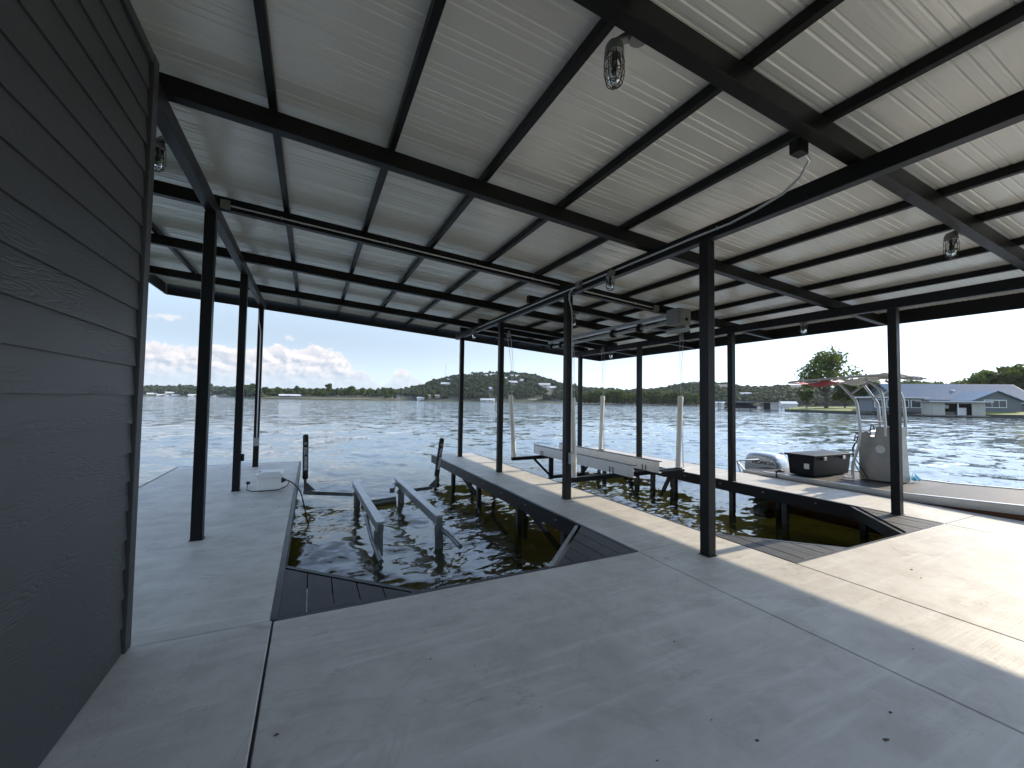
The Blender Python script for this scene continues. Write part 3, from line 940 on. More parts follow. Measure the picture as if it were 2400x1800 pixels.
for (x, ya, yb) in ((5.72, 6.30, 10.32), (6.62, 6.52, 10.40)):
    b = ibeam(x, ya, yb, 0.115, 0.36, 1).build('bunk', 'bunk_aluminium', lift)
    fl = MB(); fl.box(x - 0.012, x + 0.085, ya, yb, 0.348, 0.362)
    fl.build('top_flange', 'plastic_black', b)
    MB().box(x + 0.007, x + 0.08, ya, yb, 0.115, 0.127).build('bottom_flange', 'bunk_aluminium', b)
    for yy in (6.95, 9.85):
        br = MB()
        for dy in (-0.05, 0.05):
            br.box(x - 0.016, x - 0.0065, yy + dy - 0.012, yy + dy + 0.012, 0.09, 0.24)
            for dz in (0.16, 0.21):
                br.lathe([(0, -0.01), (0.011, -0.01), (0.011, 0.0)], (x - 0.016, yy + dy, dz), 8, 'x')
        br.build('bracket', 'gear_grey', b)
# near cross beam
bevel(MB().beam((4.70, 6.93, 0.045), (7.70, 6.93, 0.075), 0.10, 0.09).build('crossbeam', 'black_steel', lift), 0.006)
MB().beam((6.7, 6.83, 0.06), (7.69, 6.83, 0.07), 0.05, 0.05).build('crossbeam', 'black_steel', lift)
# far cross beam dips between the bunks
fb = MB(); fb.beam((4.80, 9.85, 0.065), (6.06, 9.85, 0.075), 0.10, 0.09)
bevel(fb.build('crossbeam', 'black_steel', lift), 0.006)
bevel(MB().box(5.95, 6.06, 9.805, 9.895, -0.54, 0.028).build('drop_post', 'black_steel', lift), 0.006)
bevel(MB().box(6.062, 7.02, 9.805, 9.895, -0.53, -0.44).build('crossbeam', 'black_steel', lift), 0.006)
bevel(MB().box(7.022, 7.12, 9.805, 9.895, -0.54, 0.08).build('drop_post', 'black_steel', lift), 0.006)
bevel(MB().beam((7.0, 9.85, 0.125), (7.76, 9.85, 0.165), 0.10, 0.085).build('crossbeam', 'black_steel', lift), 0.006)
MB().beam((5.48, 9.85, 0.02), (5.95, 9.85, -0.42), 0.06, 0.05).build('brace', 'black_steel', lift)
MB().beam((7.55, 9.85, 0.10), (7.12, 9.85, -0.38), 0.06, 0.05).build('brace', 'black_steel', lift)
for a, b in (((4.76, 6.93, .09), (4.70, 6.93, 1.66)), ((7.62, 6.93, .12), (7.70, 6.93, 1.73)), ((4.87, 9.85, .11), (4.74, 9.85, 1.72)), ((7.69, 9.85, .20), (7.76, 9.85, 1.75))):
    a = Vector(a); b = Vector(b)
    p = MB().tube([a, a.lerp(b, 0.5), b], 0.058, 18).build('guide_pole', 'pvc_white', lift, True)
    d = (b - a).normalized()
    MB().tube([b - d * 0.10, b - d * 0.01, b + d * 0.012, b + d * 0.02], [0.064, 0.064, 0.056, 0.03], 18).build('cap', 'pvc_white', p, True)
for yy in (7.02, 9.62, 11.05):
    vs = [(x, yy + s * 0.06, zraf(x) + dz) for x in (3.72, 8.06) for (s, dz) in ((-1, 0.002), (1, 0.002), (1, 0.122), (-1, 0.122))]
    bevel(MB().add(vs, [(3, 2, 1, 0), (4, 5, 6, 7), (0, 1, 5, 4), (1, 2, 6, 5), (2, 3, 7, 6), (3, 0, 4, 7)]).build('top_beam', 'black_steel', lift), 0.005)
zs = 3.13
MB().tube([(6.15, 5.75, zs), (6.15, 8.0, zs), (6.15, 10.15, zs)], 0.036, 12).build('drive_pipe', 'galvanised', lift, True)
ch = MB().box(6.08, 6.24, 5.6, 10.2, zs + 0.10, zs + 0.115)
ch.box(6.08, 6.088, 5.6, 10.2, zs + 0.115, zs + 0.17).box(6.232, 6.24, 5.6, 10.2, zs + 0.115, zs + 0.17)
ch.build('drive_channel', 'galvanised', lift)
for yy in (6.6, 7.45, 9.62, 10.1):
    c = MB().lathe([(0.0, -0.05), (0.068, -0.05), (0.074, -0.035), (0.074, 0.035), (0.068, 0.05), (0.0, 0.05)], (6.15, yy, zs), 14, 'y')
    c.box(6.10, 6.20, yy - 0.03, yy + 0.03, zs + 0.02, zs + 0.098)
    c.build('bearing', 'black_steel', lift, True)
mo = bevel(MB().box(6.02, 6.34, 5.46, 5.76, zs - 0.08, zs + 0.22).build('lift_motor', 'gear_grey', lift), 0.012)
bevel(MB().box(6.02, 6.12, 5.40, 5.455, zs - 0.05, zs + 0.20).build('gear_cover', 'gear_grey', mo), 0.01)
MB().lathe([(0, -0.012), (0.03, -0.012), (0.035, 0.0)], (6.22, 5.455, zs + 0.02), 12, 'y').build('sprocket', 'black_steel', mo, True)
MB().tube([(6.30, 5.5, zs - 0.14), (6.30, 5.72, zs - 0.14), (6.30, 5.98, zs - 0.14)], 0.055, 14).build('motor_barrel', 'galvanised', mo, True)
for (px, py, tx, ty, tz) in ((4.66, 9.85, 4.76, 9.85, 1.75), (7.76, 9.85, 7.76, 9.85, 1.80), (7.74, 6.93, 7.70, 6.93, 1.78), (4.60, 6.93, 4.70, 6.93, 1.70)):
    zt = zraf(px) - 0.03
    pu = MB().lathe([(0.0, -0.02), (0.062, -0.02), (0.05, -0.006), (0.05, 0.006), (0.062, 0.02), (0.0, 0.02)], (px, py, zt - 0.09), 14, 'y')
    pu.box(px - 0.015, px + 0.015, py - 0.034, py - 0.023, zt - 0.1, zt + 0.03).box(px - 0.015, px + 0.015, py + 0.023, py + 0.034, zt - 0.1, zt + 0.03)
    pu.build('pulley', 'galvanised', lift, True)
    for dx in (-0.055, 0.055):
        MB().tube([(px + dx, py, zt - 0.09), (tx + dx * 0.5 + 0.01, ty, (zt + tz) / 2), (tx + dx * 0.15, ty - 0.075, 0.12)], 0.005, 6).build('cable', 'galvanised', lift)

# ------------------------------------------------------------------ sunken boat lift in the left slip
sl = empty('sunken_boat_lift', (1.3, 8.0, WATER), 'sunken galvanised boat lift cradle with two padded bunks at the water surface', 'boat lift')
for (xa, xb) in ((0.90, 0.93), (1.745, 1.80)):
    bk = MB().beam((xa + .03, 6.05, -0.215), (xb - .05, 9.35, -0.215), 0.085, 0.13).build('bunk', 'wet_galvanised', sl)
    bevel(bk, 0.012)
    bevel(MB().beam((xa + .03, 6.05, -0.135), (xb - .05, 9.35, -0.135), 0.12, 0.03).build('bunk_pad', 'galvanised', bk), 0.008)
for (x, y) in ((0.93, 6.25), (1.79, 6.15), (0.90, 9.0), (1.76, 8.9)):
    bevel(MB().beam((x, y, -0.285), (x + 0.02, y - 0.05, -1.3), 0.11, 0.07).build('leg', 'wet_galvanised', sl), 0.006)
MB().tube([(0.86, 7.1, -0.30), (0.87, 6.4, -0.47), (0.90, 5.75, -0.56)], 0.034, 12).build('side_pipe', 'wet_galvanised', sl, True)
MB().tube([(1.80, 6.2, -0.33), (1.88, 5.95, -0.38), (1.93, 5.55, -0.44)], 0.034, 12).build('side_pipe', 'wet_galvanised', sl, True)
MB().tube([(0.98, 8.9, -0.53), (1.3, 8.9, -0.53), (1.66, 8.9, -0.51)], 0.07, 14).build('cross_tube', 'wet_galvanised', sl, True)
bevel(MB().beam((-0.07, 9.9, -0.42), (0.86, 9.35, -0.42), 0.07, 0.075).build('arm', 'wet_galvanised', sl), 0.005)
bevel(MB().beam((1.76, 9.3, -0.44), (2.55, 9.35, -0.41), 0.07, 0.075).build('arm', 'wet_galvanised', sl), 0.005)
bevel(MB().beam((1.55, 8.75, -0.28), (1.66, 9.2, -0.26), 0.09, 0.1).build('hinge_bracket', 'wet_galvanised', sl), 0.005)
for (b, tp, ax) in (((-0.055, 9.9, -0.135), (-0.075, 9.9, 0.81), 1), ((2.66, 9.4, -0.17), (2.77, 9.4, 0.70), -1)):
    b = Vector(b); tp = Vector(tp); d = (tp - b).normalized()
    pst = MB().tube([b - d * 0.26, b + d * 0.02], 0.028, 8)
    s = Vector((0.2 * ax, 0, 0))
    g0 = b - d * 0.25
    pst.extrude([g0 + Vector((0, -0.012, 0)), g0 + s + Vector((0, -0.012, 0)), b - d * 0.04 + Vector((0, -0.012, 0))], (0, 0.024, 0))
    pad = MB().tube([b, b + d * 0.02, tp - d * 0.04, tp - d * 0.01, tp], [0.05, 0.056, 0.056, 0.045, 0.025], 18).build('guide_pad', 'foam_pad', sl, True)
    pst.build('upright', 'wet_galvanised', sl)
    # lettering reads downwards, facing the dock
    mid = (b + tp) / 2 - d * 0.02
    yv = Vector((0, -1, 0)); fw = -d
    rgt = fw; upv = Vector((1, 0, 0)); upv = (upv - d * upv.dot(d)).normalized()
    nrm = rgt.cross(upv).normalized()
    mt = Matrix(((rgt.x, upv.x, nrm.x, 0), (rgt.y, upv.y, nrm.y, 0), (rgt.z, upv.z, nrm.z, 0), (0, 0, 0, 1)))
    mt.translation = mid + nrm * 0.0565 + fw * 0.02
    text_part('lettering', 'RGC MARINE', 0.088, 'letter_white', pad, mt, 0.002, 0.0016, 0.93)
    em = MB()
    cq = mid + nrm * 0.0562 - fw * 0.305
    for rr in (0.027,):
        em.tube([cq + rgt * rr * cos(a) + upv * rr * sin(a) for a in np.linspace(0, 2 * pi, 19)], 0.0028, 5, False)
    for a in (0, pi / 2, pi, 1.5 * pi):
        em.tube([cq + rgt * 0.004 * cos(a) + upv * 0.004 * sin(a), cq + rgt * 0.022 * cos(a) + upv * 0.022 * sin(a)], 0.0035, 5)
    em.build('emblem', 'letter_white', pad)

# ------------------------------------------------------------------ white control box on the left pier
cb = empty('control_box', (-0.6, 8.35, 0), 'white plastic lift control box sitting on the left pier', 'box')
x0, x1, y0, y1 = -0.775, -0.42, 8.24, 8.60
body = MB().prism([(x0, y0), (x1, y0), (x1, y1), (x0, y1)], 0.001, 0.225)
bd = bevel(body.build('body', 'plastic_white', cb), 0.012)
lid = MB()
a = [(x0 - .025, y0 - .025), (x1 + .025, y0 - .025), (x1 + .025, y1 + .025), (x0 - .025, y1 + .025)]
c_ = [(x0 + .05, y0 + .03), (x1 - .04, y0 + .03), (x1 - .01, y1 - .01), (x0 + .05, y1 - .01)]
vs = [(x, y, 0.215) for x, y in a] + [(x, y, 0.262) for x, y in a] + [(x, y, 0.303) for x, y in c_]
fs = [(3, 2, 1, 0), (8, 9, 10, 11)]
for i in range(4):
    j = (i + 1) % 4
    fs += [(i, j, 4 + j, 4 + i), (4 + i, 4 + j, 8 + j, 8 + i)]
ld = bevel(MB().add(vs, fs).build('lid', 'plastic_white', cb), 0.008)
bevel(MB().box(x0 + 0.0, x0 + 0.045, y0 + .17, y0 + .25, 0.263, 0.296).build('latch', 'gear_grey', ld), 0.006)
bevel(MB().box(x0 - .012, x0 + .0, y0 + .15, y0 + .25, 0.225, 0.262).build('hinge', 'gear_grey', cb), 0.004)
MB().lathe([(0.0, 0.0), (0.045, 0.0), (0.045, 0.02), (0.03, 0.05), (0.014, 0.07), (0, 0.072)], (x1 + 0.001, y0 + .07, 0.15), 12, 'x').build('plug', 'plastic_black', cb, True)


def smooth_path(pts, n=6):
    pts = [Vector(p) for p in pts]
    out = []
    for i in range(len(pts) - 1):
        p0 = pts[max(i - 1, 0)]; p1 = pts[i]; p2 = pts[i + 1]; p3 = pts[min(i + 2, len(pts) - 1)]
        for k in range(n):
            t_ = k / n
            out.append(0.5 * ((2 * p1) + (-p0 + p2) * t_ + (2 * p0 - 5 * p1 + 4 * p2 - p3) * t_ ** 2 + (-p0 + 3 * p1 - 3 * p2 + p3) * t_ ** 3))
    out.append(pts[-1])
    return out


o = MB().tube(smooth_path([(x1 + .07, y0 + .07, .15), (x1 + .14, y0 + .04, .12), (-0.2, y0 - .02, 0.06), (-0.12, y0 - .06, -0.04), (-0.07, y0 - .1, -0.2), (-0.02, y0 - .12, -0.42), (0.06, y0 - .1, -0.75)]), 0.011, 8).build('power_cable', 'plastic_black', None, True)
tag(o, 'thick black cable from the control box dropping over the pier edge into the water', 'cable')
o = MB().tube(smooth_path([(x1 + .12, y0 + .05, .135), (x1 + .09, y0 - .02, 0.06), (x1 - .05, y0 - .06, 0.012), (-0.62, y0 - .06, 0.008), (-0.82, y0 - .03, 0.008), (-0.93, y0 + .12, 0.01), (-0.95, y0 + .3, 0.02), (-0.955, y0 + .42, 0.06)]), 0.007, 8).build('thin_cord', 'plastic_black', None, True)
tag(o, 'thin black cord looped on the pier around the white control box', 'cord')
o = MB().lathe([(0, -0.03), (0.02, -0.03), (0.03, -0.012), (0.018, 0.0), (0.03, 0.012), (0.02, 0.03), (0, 0.03)], (-0.955, y0 + .45, 0.07), 10, 'x').build('cord_plug', 'plastic_black', None, True)
tag(o, 'small black plug at the end of the thin cord beside the second left post', 'plug')

# ------------------------------------------------------------------ moored boat
boat = empty('moored_boat', (10.28, 3.5, WATER), 'flat aluminium work boat moored along the right pier', 'boat')


def bz(y):
    return float(np.interp(y, [-0.6, 0.8, 2.2, 3.6, 6.0, 6.5], [0.42, 0.31, 0.20, 0.105, 0.085, 0.08]))


def bx(y):
    return float(np.interp(y, [-0.9, -0.3, 0.6, 1.4, 2.2, 6.0], [10.2, 9.75, 9.38, 9.24, 9.175, 9.16])), float(np.interp(y, [-0.9, -0.3, 0.6, 1.4, 2.2, 6.0], [10.4, 10.85, 11.2, 11.33, 11.39, 11.40]))


ST = [-0.9, -0.3, 0.6, 1.4, 2.2, 3.0, 3.6, 4.4, 5.2, 5.96]
dk = MB(); vs = []; fs = []
for y in ST:
    a, b = bx(y); vs += [(a + 0.06, y, bz(y) - 0.012), (b - 0.06, y, bz(y) - 0.012)]
for i in range(len(ST) - 1):
    fs.append((2 * i, 2 * i + 1, 2 * i + 3, 2 * i + 2))
dk.add(vs, fs).build('deck', 'boat_carpet', boat)
for side in (0, 1):
    mb = MB(); ring = []
    for y in ST:
        x = bx(y)[side]; s = 1 if side == 0 else -1; z = bz(y)
        ring.append([(x, y, z - 0.13), (x - s * 0.012, y, z - 0.01), (x + s * 0.004, y, z + 0.004), (x + s * 0.075, y, z + 0.004), (x + s * 0.075, y, z - 0.03), (x + s * 0.05, y, z - 0.13)])
    vs = [q for r in ring for q in r]; n = 6; fs = []
    for i in range(len(ring) - 1):
        for k in range(n):
            fs.append((i * n + k, i * n + (k + 1) % n, (i + 1) * n + (k + 1) % n, (i + 1) * n + k))
    fs += [tuple(range(n)), tuple(range((len(ring) - 1) * n, len(ring) * n))]
    mb.add(vs, fs).build('gunwale', 'aluminium', boat)
hull = MB(); vs = []; fs = []
for y in ST:
    a, b = bx(y); z = bz(y)
    vs += [(a + 0.02, y, z - 0.13), (a + 0.22, y, -0.75), (b - 0.22, y, -0.75), (b - 0.02, y, z - 0.13)]
for i in range(len(ST) - 1):
    for k in range(3):
        fs.append((4 * i + k, 4 * i + k + 1, 4 * i + k + 5, 4 * i + k + 4))
fs += [(0, 1, 2, 3), tuple(4 * (len(ST) - 1) + k for k in range(4))]
hull.add(vs, fs).build('hull', 'rust', boat)
sw = bevel(MB().box(9.22, 11.3, 5.98, 6.48, -0.06, 0.055).build('stern_platform', 'aluminium', boat), 0.01)
MB().box(9.27, 11.25, 6.0, 6.44, 0.056, 0.062).build('platform_carpet', 'boat_carpet', sw)
MB().tube(smooth_path([(9.2, 6.52, -0.02), (9.22, 6.6, 0.18), (9.26, 6.62, 0.23), (9.5, 6.55, 0.245), (9.85, 6.5, 0.25)]), 0.018, 8).build('stern_rail', 'aluminium', boat, True)
MB().tube([(9.23, 6.6, 0.2), (9.24, 6.45, 0.05)], 0.016, 8).build('stern_rail', 'aluminium', boat, True)

# outboard
mo = MB(); vs = []; fs = []
side = [(7.03, -.10), (7.02, .10), (7.0, .22), (6.955, .33), (6.87, .385), (6.72, .40), (6.56, .398), (6.38, .385), (6.27, .355), (6.20, .28), (6.155, .16), (6.13, .05), (6.12, -.02), (6.3, -.11), (6.7, -.13)]
sec = [(-0.255, 0.86, 0.78), (-0.25, 0.9, 0.84), (-0.225, 0.955, 0.92), (-0.17, 0.985, 0.97), (-0.08, 1, 1), (0.08, 1, 1), (0.17, .985, .97), (0.225, .955, .92), (0.25, .9, .84), (0.255, .86, .78)]
cy, cz = 6.58, -0.10
for dx, sy, sz in sec:
    vs += [(10.28 + dx, cy + (y - cy) * sy, cz + (z - cz) * sz) for y, z in side]
n = len(side)
for i in range(len(sec) - 1):
    for k in range(n):
        fs.append((i * n + k, i * n + (k + 1) % n, (i + 1) * n + (k + 1) % n, (i + 1) * n + k))
fs += [tuple(range(n)), tuple((len(sec) - 1) * n + k for k in range(n))]
cowl = mo.add(vs, fs).build('outboard_cowl', 'motor_silver', boat, True)
MB().add([(10.28 + s * 0.262, y, z) for s in (-1, 1) for y, z in ((6.16, -.06), (6.98, -.10), (6.98, -.06), (6.16, -.01))] , [(0, 1, 2, 3), (7, 6, 5, 4), (0, 4, 5, 1), (1, 5, 6, 2), (2, 6, 7, 3), (3, 7, 4, 0)]).build('trim_strip', 'plastic_black', cowl)
mt = Matrix(((0, 0, -1, 0), (-1, 0, 0, 0), (0, 1, 0, 0), (0, 0, 0, 1)))
mt.translation = Vector((10.28 - 0.2562, 6.50, 0.155))
text_part('lettering', 'HONDA', 0.118, 'letter_dark', cowl, mt, 0.002, 0.0035, 1.28)
MB().box(10.16, 10.40, 6.45, 6.85, -1.2, -0.11).build('outboard_leg', 'plastic_black', boat)

# console
cs = [(4.60, .095), (4.60, .94), (4.55, 1.04), (4.46, 1.085), (4.41, .985), (4.34, .965), (4.30, 1.18), (3.995, 1.19), (3.945, .11)]
con = bevel(MB().extrude([(10.2, y, z) for y, z in cs], (0.42, 0, 0)).build('console', 'brushed_console', boat), 0.012)
MB().lathe([(0, -0.006), (0.075, -0.006), (0.08, 0.0)], (10.199, 4.24, 0.735), 22, 'x').build('round_plate', 'aluminium', con)
MB().tube(smooth_path([(10.3, 4.48, 1.06), (10.3, 4.42, 1.12), (10.3, 4.33, 1.15), (10.3, 4.30, 1.1)]), 0.012, 6).build('grab_loop', 'aluminium', con, True)
MB().tube([(10.4 + 0.15 * cos(a), 4.45 + 0.03 * cos(a), 1.06 + 0.14 * sin(a)) for a in np.linspace(0, 2 * pi, 22)], 0.011, 6, False).build('steering_wheel', 'plastic_black', con, True)
tornp = MB()
random.seed(3)
for k in range(9):
    x = 10.2 + random.uniform(-0.02, 0.3); y = 4.6 + random.uniform(-0.03, 0.08); z = 0.9 + random.uniform(-0.02, 0.16)
    tornp.beam((x, y, z), (x + random.uniform(-.04, .04), y + random.uniform(.02, .10), z - random.uniform(.04, .16)), random.uniform(.03, .08), 0.008)
tornp.box(10.19, 10.5, 4.54, 4.66, 1.03, 1.05)
tornp.build('torn_seat_cover', 'plastic_black', con)
for q in ([(10.24, 4.57, .93), (10.2, 4.66, .8), (10.16, 4.68, .66), (10.12, 4.66, .5), (10.14, 4.6, .3), (10.17, 4.50, .13)], [(10.16, 4.62, .85), (10.12, 4.67, .72), (10.1, 4.63, .55), (10.15, 4.55, .35), (10.17, 4.44, .12)]):
    MB().tube(smooth_path(q), 0.009, 6).build('loose_wire', 'plastic_black', con, True)
bevel(MB().box(10.34, 10.46, 4.05, 4.13, 1.19, 1.38).build('throttle_box', 'plastic_black', con), 0.01)
bevel(MB().box(10.48, 10.60, 4.20, 4.27, 1.19, 1.44).build('gauge_pod', 'plastic_black', con), 0.01)

# T-top
top = MB()
LEGS = [
    [(9.96, 4.60, .10), (9.96, 4.59, .42), (9.97, 4.49, .82), (9.97, 4.465, 1.14), (9.97, 4.50, 1.49), (9.97, 4.52, 1.66), (9.97, 4.61, 1.80), (9.96, 4.73, 1.95), (9.95, 4.84, 2.09)],
    [(10.66, 4.45, .10), (10.66, 4.45, .6), (10.66, 4.43, 1.17), (10.66, 4.45, 1.58), (10.67, 4.50, 1.71), (10.68, 4.68, 2.0), (10.68, 4.74, 2.09)],
    [(10.18, 4.14, 1.0), (10.18, 4.14, 1.19), (10.18, 4.16, 1.49), (10.19, 4.185, 1.79), (10.19, 4.26, 1.96), (10.19, 4.46, 2.14)],
    [(10.64, 4.0, 1.0), (10.64, 4.01, 1.19), (10.64, 4.02, 1.53), (10.65, 4.06, 1.80), (10.66, 4.18, 2.0), (10.66, 4.32, 2.12)],
]
for q in LEGS:
    MB().tube(smooth_path(q, 5), 0.026, 10).build('top_leg', 'aluminium', boat, True)
for a, b in (((9.965, 4.60, 1.84), (10.19, 4.40, 2.08)), ((10.67, 4.54, 1.76), (10.655, 4.14, 1.95)), ((9.97, 4.48, 1.285), (10.66, 4.44, 1.28)), ((9.97, 4.48, 1.28), (10.18, 4.15, 1.27))):
    MB().tube([a, b], 0.018, 8).build('top_strut', 'aluminium', boat, True)
XA, XB = 9.90, 10.74
rail = [(XA + .1, 5.86, 2.10), (XA, 5.7, 2.115), (XA, 5.1, 2.145), (XA, 4.4, 2.185), (XA, 3.95, 2.17), (XA + .1, 3.75, 2.12), (XB - .1, 3.75, 2.12), (XB, 3.95, 2.17), (XB, 4.4, 2.185), (XB, 5.1, 2.145), (XB, 5.7, 2.115), (XB - .1, 5.86, 2.10), (XA + .1, 5.86, 2.10)]
cano = MB().tube(smooth_path(rail, 4), 0.021, 8, False).build('canopy_frame', 'canvas_grey', boat, True)
for yy in (5.1, 4.62, 4.2):
    MB().tube([(XA, yy, 2.145 + (5.1 - yy) * .03), ((XA + XB) / 2, yy, 2.18 + (5.1 - yy) * .03), (XB, yy, 2.145 + (5.1 - yy) * .03)], 0.014, 8).build('cross_tube', 'canvas_grey', cano, True)


def fabric(name, mat, ya, yb, za, zb, sag):
    nx, ny = 9, 9; vs = []
    for lay in (0, 0.006):
        for i in range(ny):
            v = i / (ny - 1); y = ya + (yb - ya) * v
            for j in range(nx):
                u = j / (nx - 1); x = XA + .02 + (XB - XA - .04) * u
                s = sag * sin(pi * v) * (0.55 + 0.45 * sin(pi * u)) + 0.012 * sin(u * 9 + v * 7)
                vs.append((x, y, za + (zb - za) * v - s + lay))
    fs = []; N = nx * ny
    for i in range(ny - 1):
        for j in range(nx - 1):
            a = i * nx + j
            fs.append((a, a + nx, a + nx + 1, a + 1)); fs.append((N + a, N + a + 1, N + a + nx + 1, N + a + nx))
    return MB().add(vs, fs).build(name, mat, boat, True)


tag(fabric('canopy_cloth', 'canvas_red', 5.72, 5.0, 2.095, 2.125, 0.10), 'sagging red canopy cloth')
tag(fabric('canopy_cloth', 'canvas_white', 4.99, 4.4, 2.12, 2.16, 0.115), 'sagging white canopy cloth')
tag(fabric('canopy_cloth', 'canvas_grey', 4.39, 3.78, 2.165, 2.13, 0.02), 'grey canopy cloth')
# rolled grey canvas on the front end
rp = MB()
for k in range(6):
    x = XA + 0.1 + k * 0.13
    rp.tube(smooth_path([(x, 4.34, 2.185), (x + .02, 4.1, 2.205 + random.uniform(-.01, .025)), (x - .01, 3.88, 2.17 + random.uniform(-.02, .02)), (x, 3.70 + random.uniform(-.08, .06), 2.12)], 4), [0.022 + 0.012 * sin(i * 1.7 + k) for i in range(13)], 7)
rp.build('rolled_canvas', 'canvas_grey', boat, True)

bxo = empty('storage_box', (10.1, 5.3, 0.09), 'black lidded storage box with two latches standing on the boat deck', 'box')
bb = bevel(MB().add([(9.42, 5.05, .10), (10.76, 5.05, .10), (10.76, 5.55, .10), (9.47, 5.55, .10), (9.39, 5.02, .50), (10.80, 5.02, .50), (10.80, 5.58, .50), (9.44, 5.58, .50)],
                    [(3, 2, 1, 0), (4, 5, 6, 7), (0, 1, 5, 4), (1, 2, 6, 5), (2, 3, 7, 6), (3, 0, 4, 7)]).build('body', 'box_black', bxo), 0.012)
lid = bevel(MB().box(9.36, 10.83, 4.99, 5.60, 0.502, 0.545).build('lid', 'box_black', bxo), 0.012)
for x in (9.76, 10.47):
    bevel(MB().box(x - 0.05, x + 0.05, 4.985, 5.02, 0.43, 0.505).build('latch', 'aluminium', bxo), 0.01)
MB().box(9.405, 9.412, 5.12, 5.22, 0.25, 0.36).build('sticker', 'letter_white', bxo)
rn = random.Random(4)
bag = MB()
for k in range(16):
    a = rn.uniform(0, 2 * pi); r = rn.uniform(0.02, 0.09)
    p = Vector((10.80 + r * cos(a), 3.95 + r * sin(a), 0.13))
    bag.add([p, p + Vector((rn.uniform(-.08, .08), rn.uniform(-.05, .05), 0)), p + Vector((rn.uniform(-.05, .05), rn.uniform(-.05, .05), rn.uniform(.06, .17)))], [(0, 1, 2)])
tag(bag.build('plastic_bag', 'bag_blue'), 'crumpled blue plastic bag on the boat deck beside the console', 'bag')
MB()
rp = MB().tube(smooth_path([(9.12, 5.62, 0.02), (9.2, 5.66, 0.12), (9.3, 5.6, 0.13), (9.42, 5.63, 0.12), (9.5, 5.7, 0.11)]), 0.016, 7)
rp.tube(smooth_path([(9.2, 5.7, 0.12), (9.28, 5.62, 0.16), (9.36, 5.68, 0.12)]), 0.016, 7)
tag(rp.build('mooring_rope', 'plastic_black', None, True), 'short black mooring rope tied at the boat edge by the pier', 'rope')
tc = MB().tube(smooth_path([(9.75, 4.75, 0.12), (9.85, 4.68, 0.15), (9.93, 4.74, 0.14), (9.88, 4.62, 0.12), (9.8, 4.66, 0.15)]), 0.02, 7)
tag(tc.build('coiled_rope', 'canvas_white', None, True), 'small tangle of pale rope at the foot of the canopy leg', 'rope')

# ------------------------------------------------------------------ bits lying on the deck
rn = random.Random(21)
BITS = [((1.96, 1.31), .05, 'dark crushed leaf in the shaded foreground concrete'), ((2.53, 1.05), .07, 'thin grey twig in the lower right foreground'), ((2.77, 1.13), .05, 'small brown leaf scrap beyond the grey twig'),
        ((5.34, 1.99), .06, 'dry leaf on the sunlit concrete in front of the right slip'), ((5.17, 1.86), .04, 'smaller leaf scrap on the sunlit concrete'), ((2.24, 2.07), .03, 'tiny dark crumb near the middle of the shaded concrete'),
        ((1.87, 1.49), .02, 'tiny speck beyond the dark crushed leaf'), ((1.44, 1.43), .03, 'dark crumb at the bottom edge of the picture'), ((-0.1, 2.30), .05, 'curled dark twig right of the long left joint'),
        ((0.71, 2.56), .025, 'dark crumb in the shade below the left slip'), ((1.13, 1.93), .02, 'tiny dark speck left of the foreground centre'), ((3.62, 1.35), .03, 'dark crumb between the shadow edge and the long joint')]
for (x, y), s, lab in BITS:
    mb = MB(); n = 7
    s = s * 0.62
    pts = [(x + s * 0.5 * cos(2 * pi * k / n) * rn.uniform(.5, 1.1), y + s * 0.3 * sin(2 * pi * k / n) * rn.uniform(.5, 1.2)) for k in range(n)]
    mb.add([(px, py, 0.0015) for px, py in pts] + [(x, y, 0.004 + s * 0.12)], [(k, (k + 1) % n, n) for k in range(n)] + [tuple(range(n - 1, -1, -1))])
    mb.build('leaf_scrap', 'leaf_litter')
    tag(bpy.context.scene.objects[-1] if False else COL.objects[-1], lab, 'debris', 'scraps on the deck')

# ------------------------------------------------------------------ far shores
# azimuth, range of the shore, range of the ridge, height of the ridge
TER = [(-75, 1500, 1900, 8), (-55, 1500, 1900, 12), (-39.3, 1300, 1700, 12), (-31.2, 1250, 1600, 14), (-15.65, 1136, 1336, 15.8), (-11.8, 1075, 1264, 16.4), (-9.12, 1001, 1221, 15.4), (-7.5, 839, 1138, 12.2), (-6.3, 520, 760, 7.5), (-5.83, 480, 706, 6.0),
       (-1.36, 450, 698, 7), (3.5, 454, 693, 8.1), (7.65, 474, 685, 8.4), (10.9, 518, 704, 11), (13.18, 513, 718, 16.5), (14.71, 500, 734, 25), (15.96, 498, 752, 32), (17.46, 496, 769, 38), (19.31, 494, 786, 43),
       (21.0, 492, 793, 47), (25.3, 490, 801, 48.5), (28.42, 491, 791, 45.5), (30.01, 492, 783, 40), (31.77, 493, 775, 31), (34.21, 496, 728, 24), (35.64, 508, 711, 19), (40.32, 517, 723, 15.8), (44.65, 476, 687, 16),
       (46.22, 459, 662, 18.7), (48.27, 433, 649, 22.7), (50.26, 440, 648, 25.7), (52.65, 448, 650, 25.1), (54.28, 455, 660, 21.2), (55.85, 451, 647, 17.9), (58.43, 451, 641, 18.2), (60.6, 463, 658, 20.3),
       (63.2, 478, 680, 17.5), (67.07, 399, 692, 15), (76.9, 477, 827, 12.4), (86.1, 605, 1049, 13), (100, 700, 1150, 12), (125, 800, 1200, 10)]
TA = np.array([q[0] for q in TER]); T0 = np.array([q[1] for q in TER]); T1 = np.array([q[2] for q in TER]); TH = np.array([q[3] for q in TER])


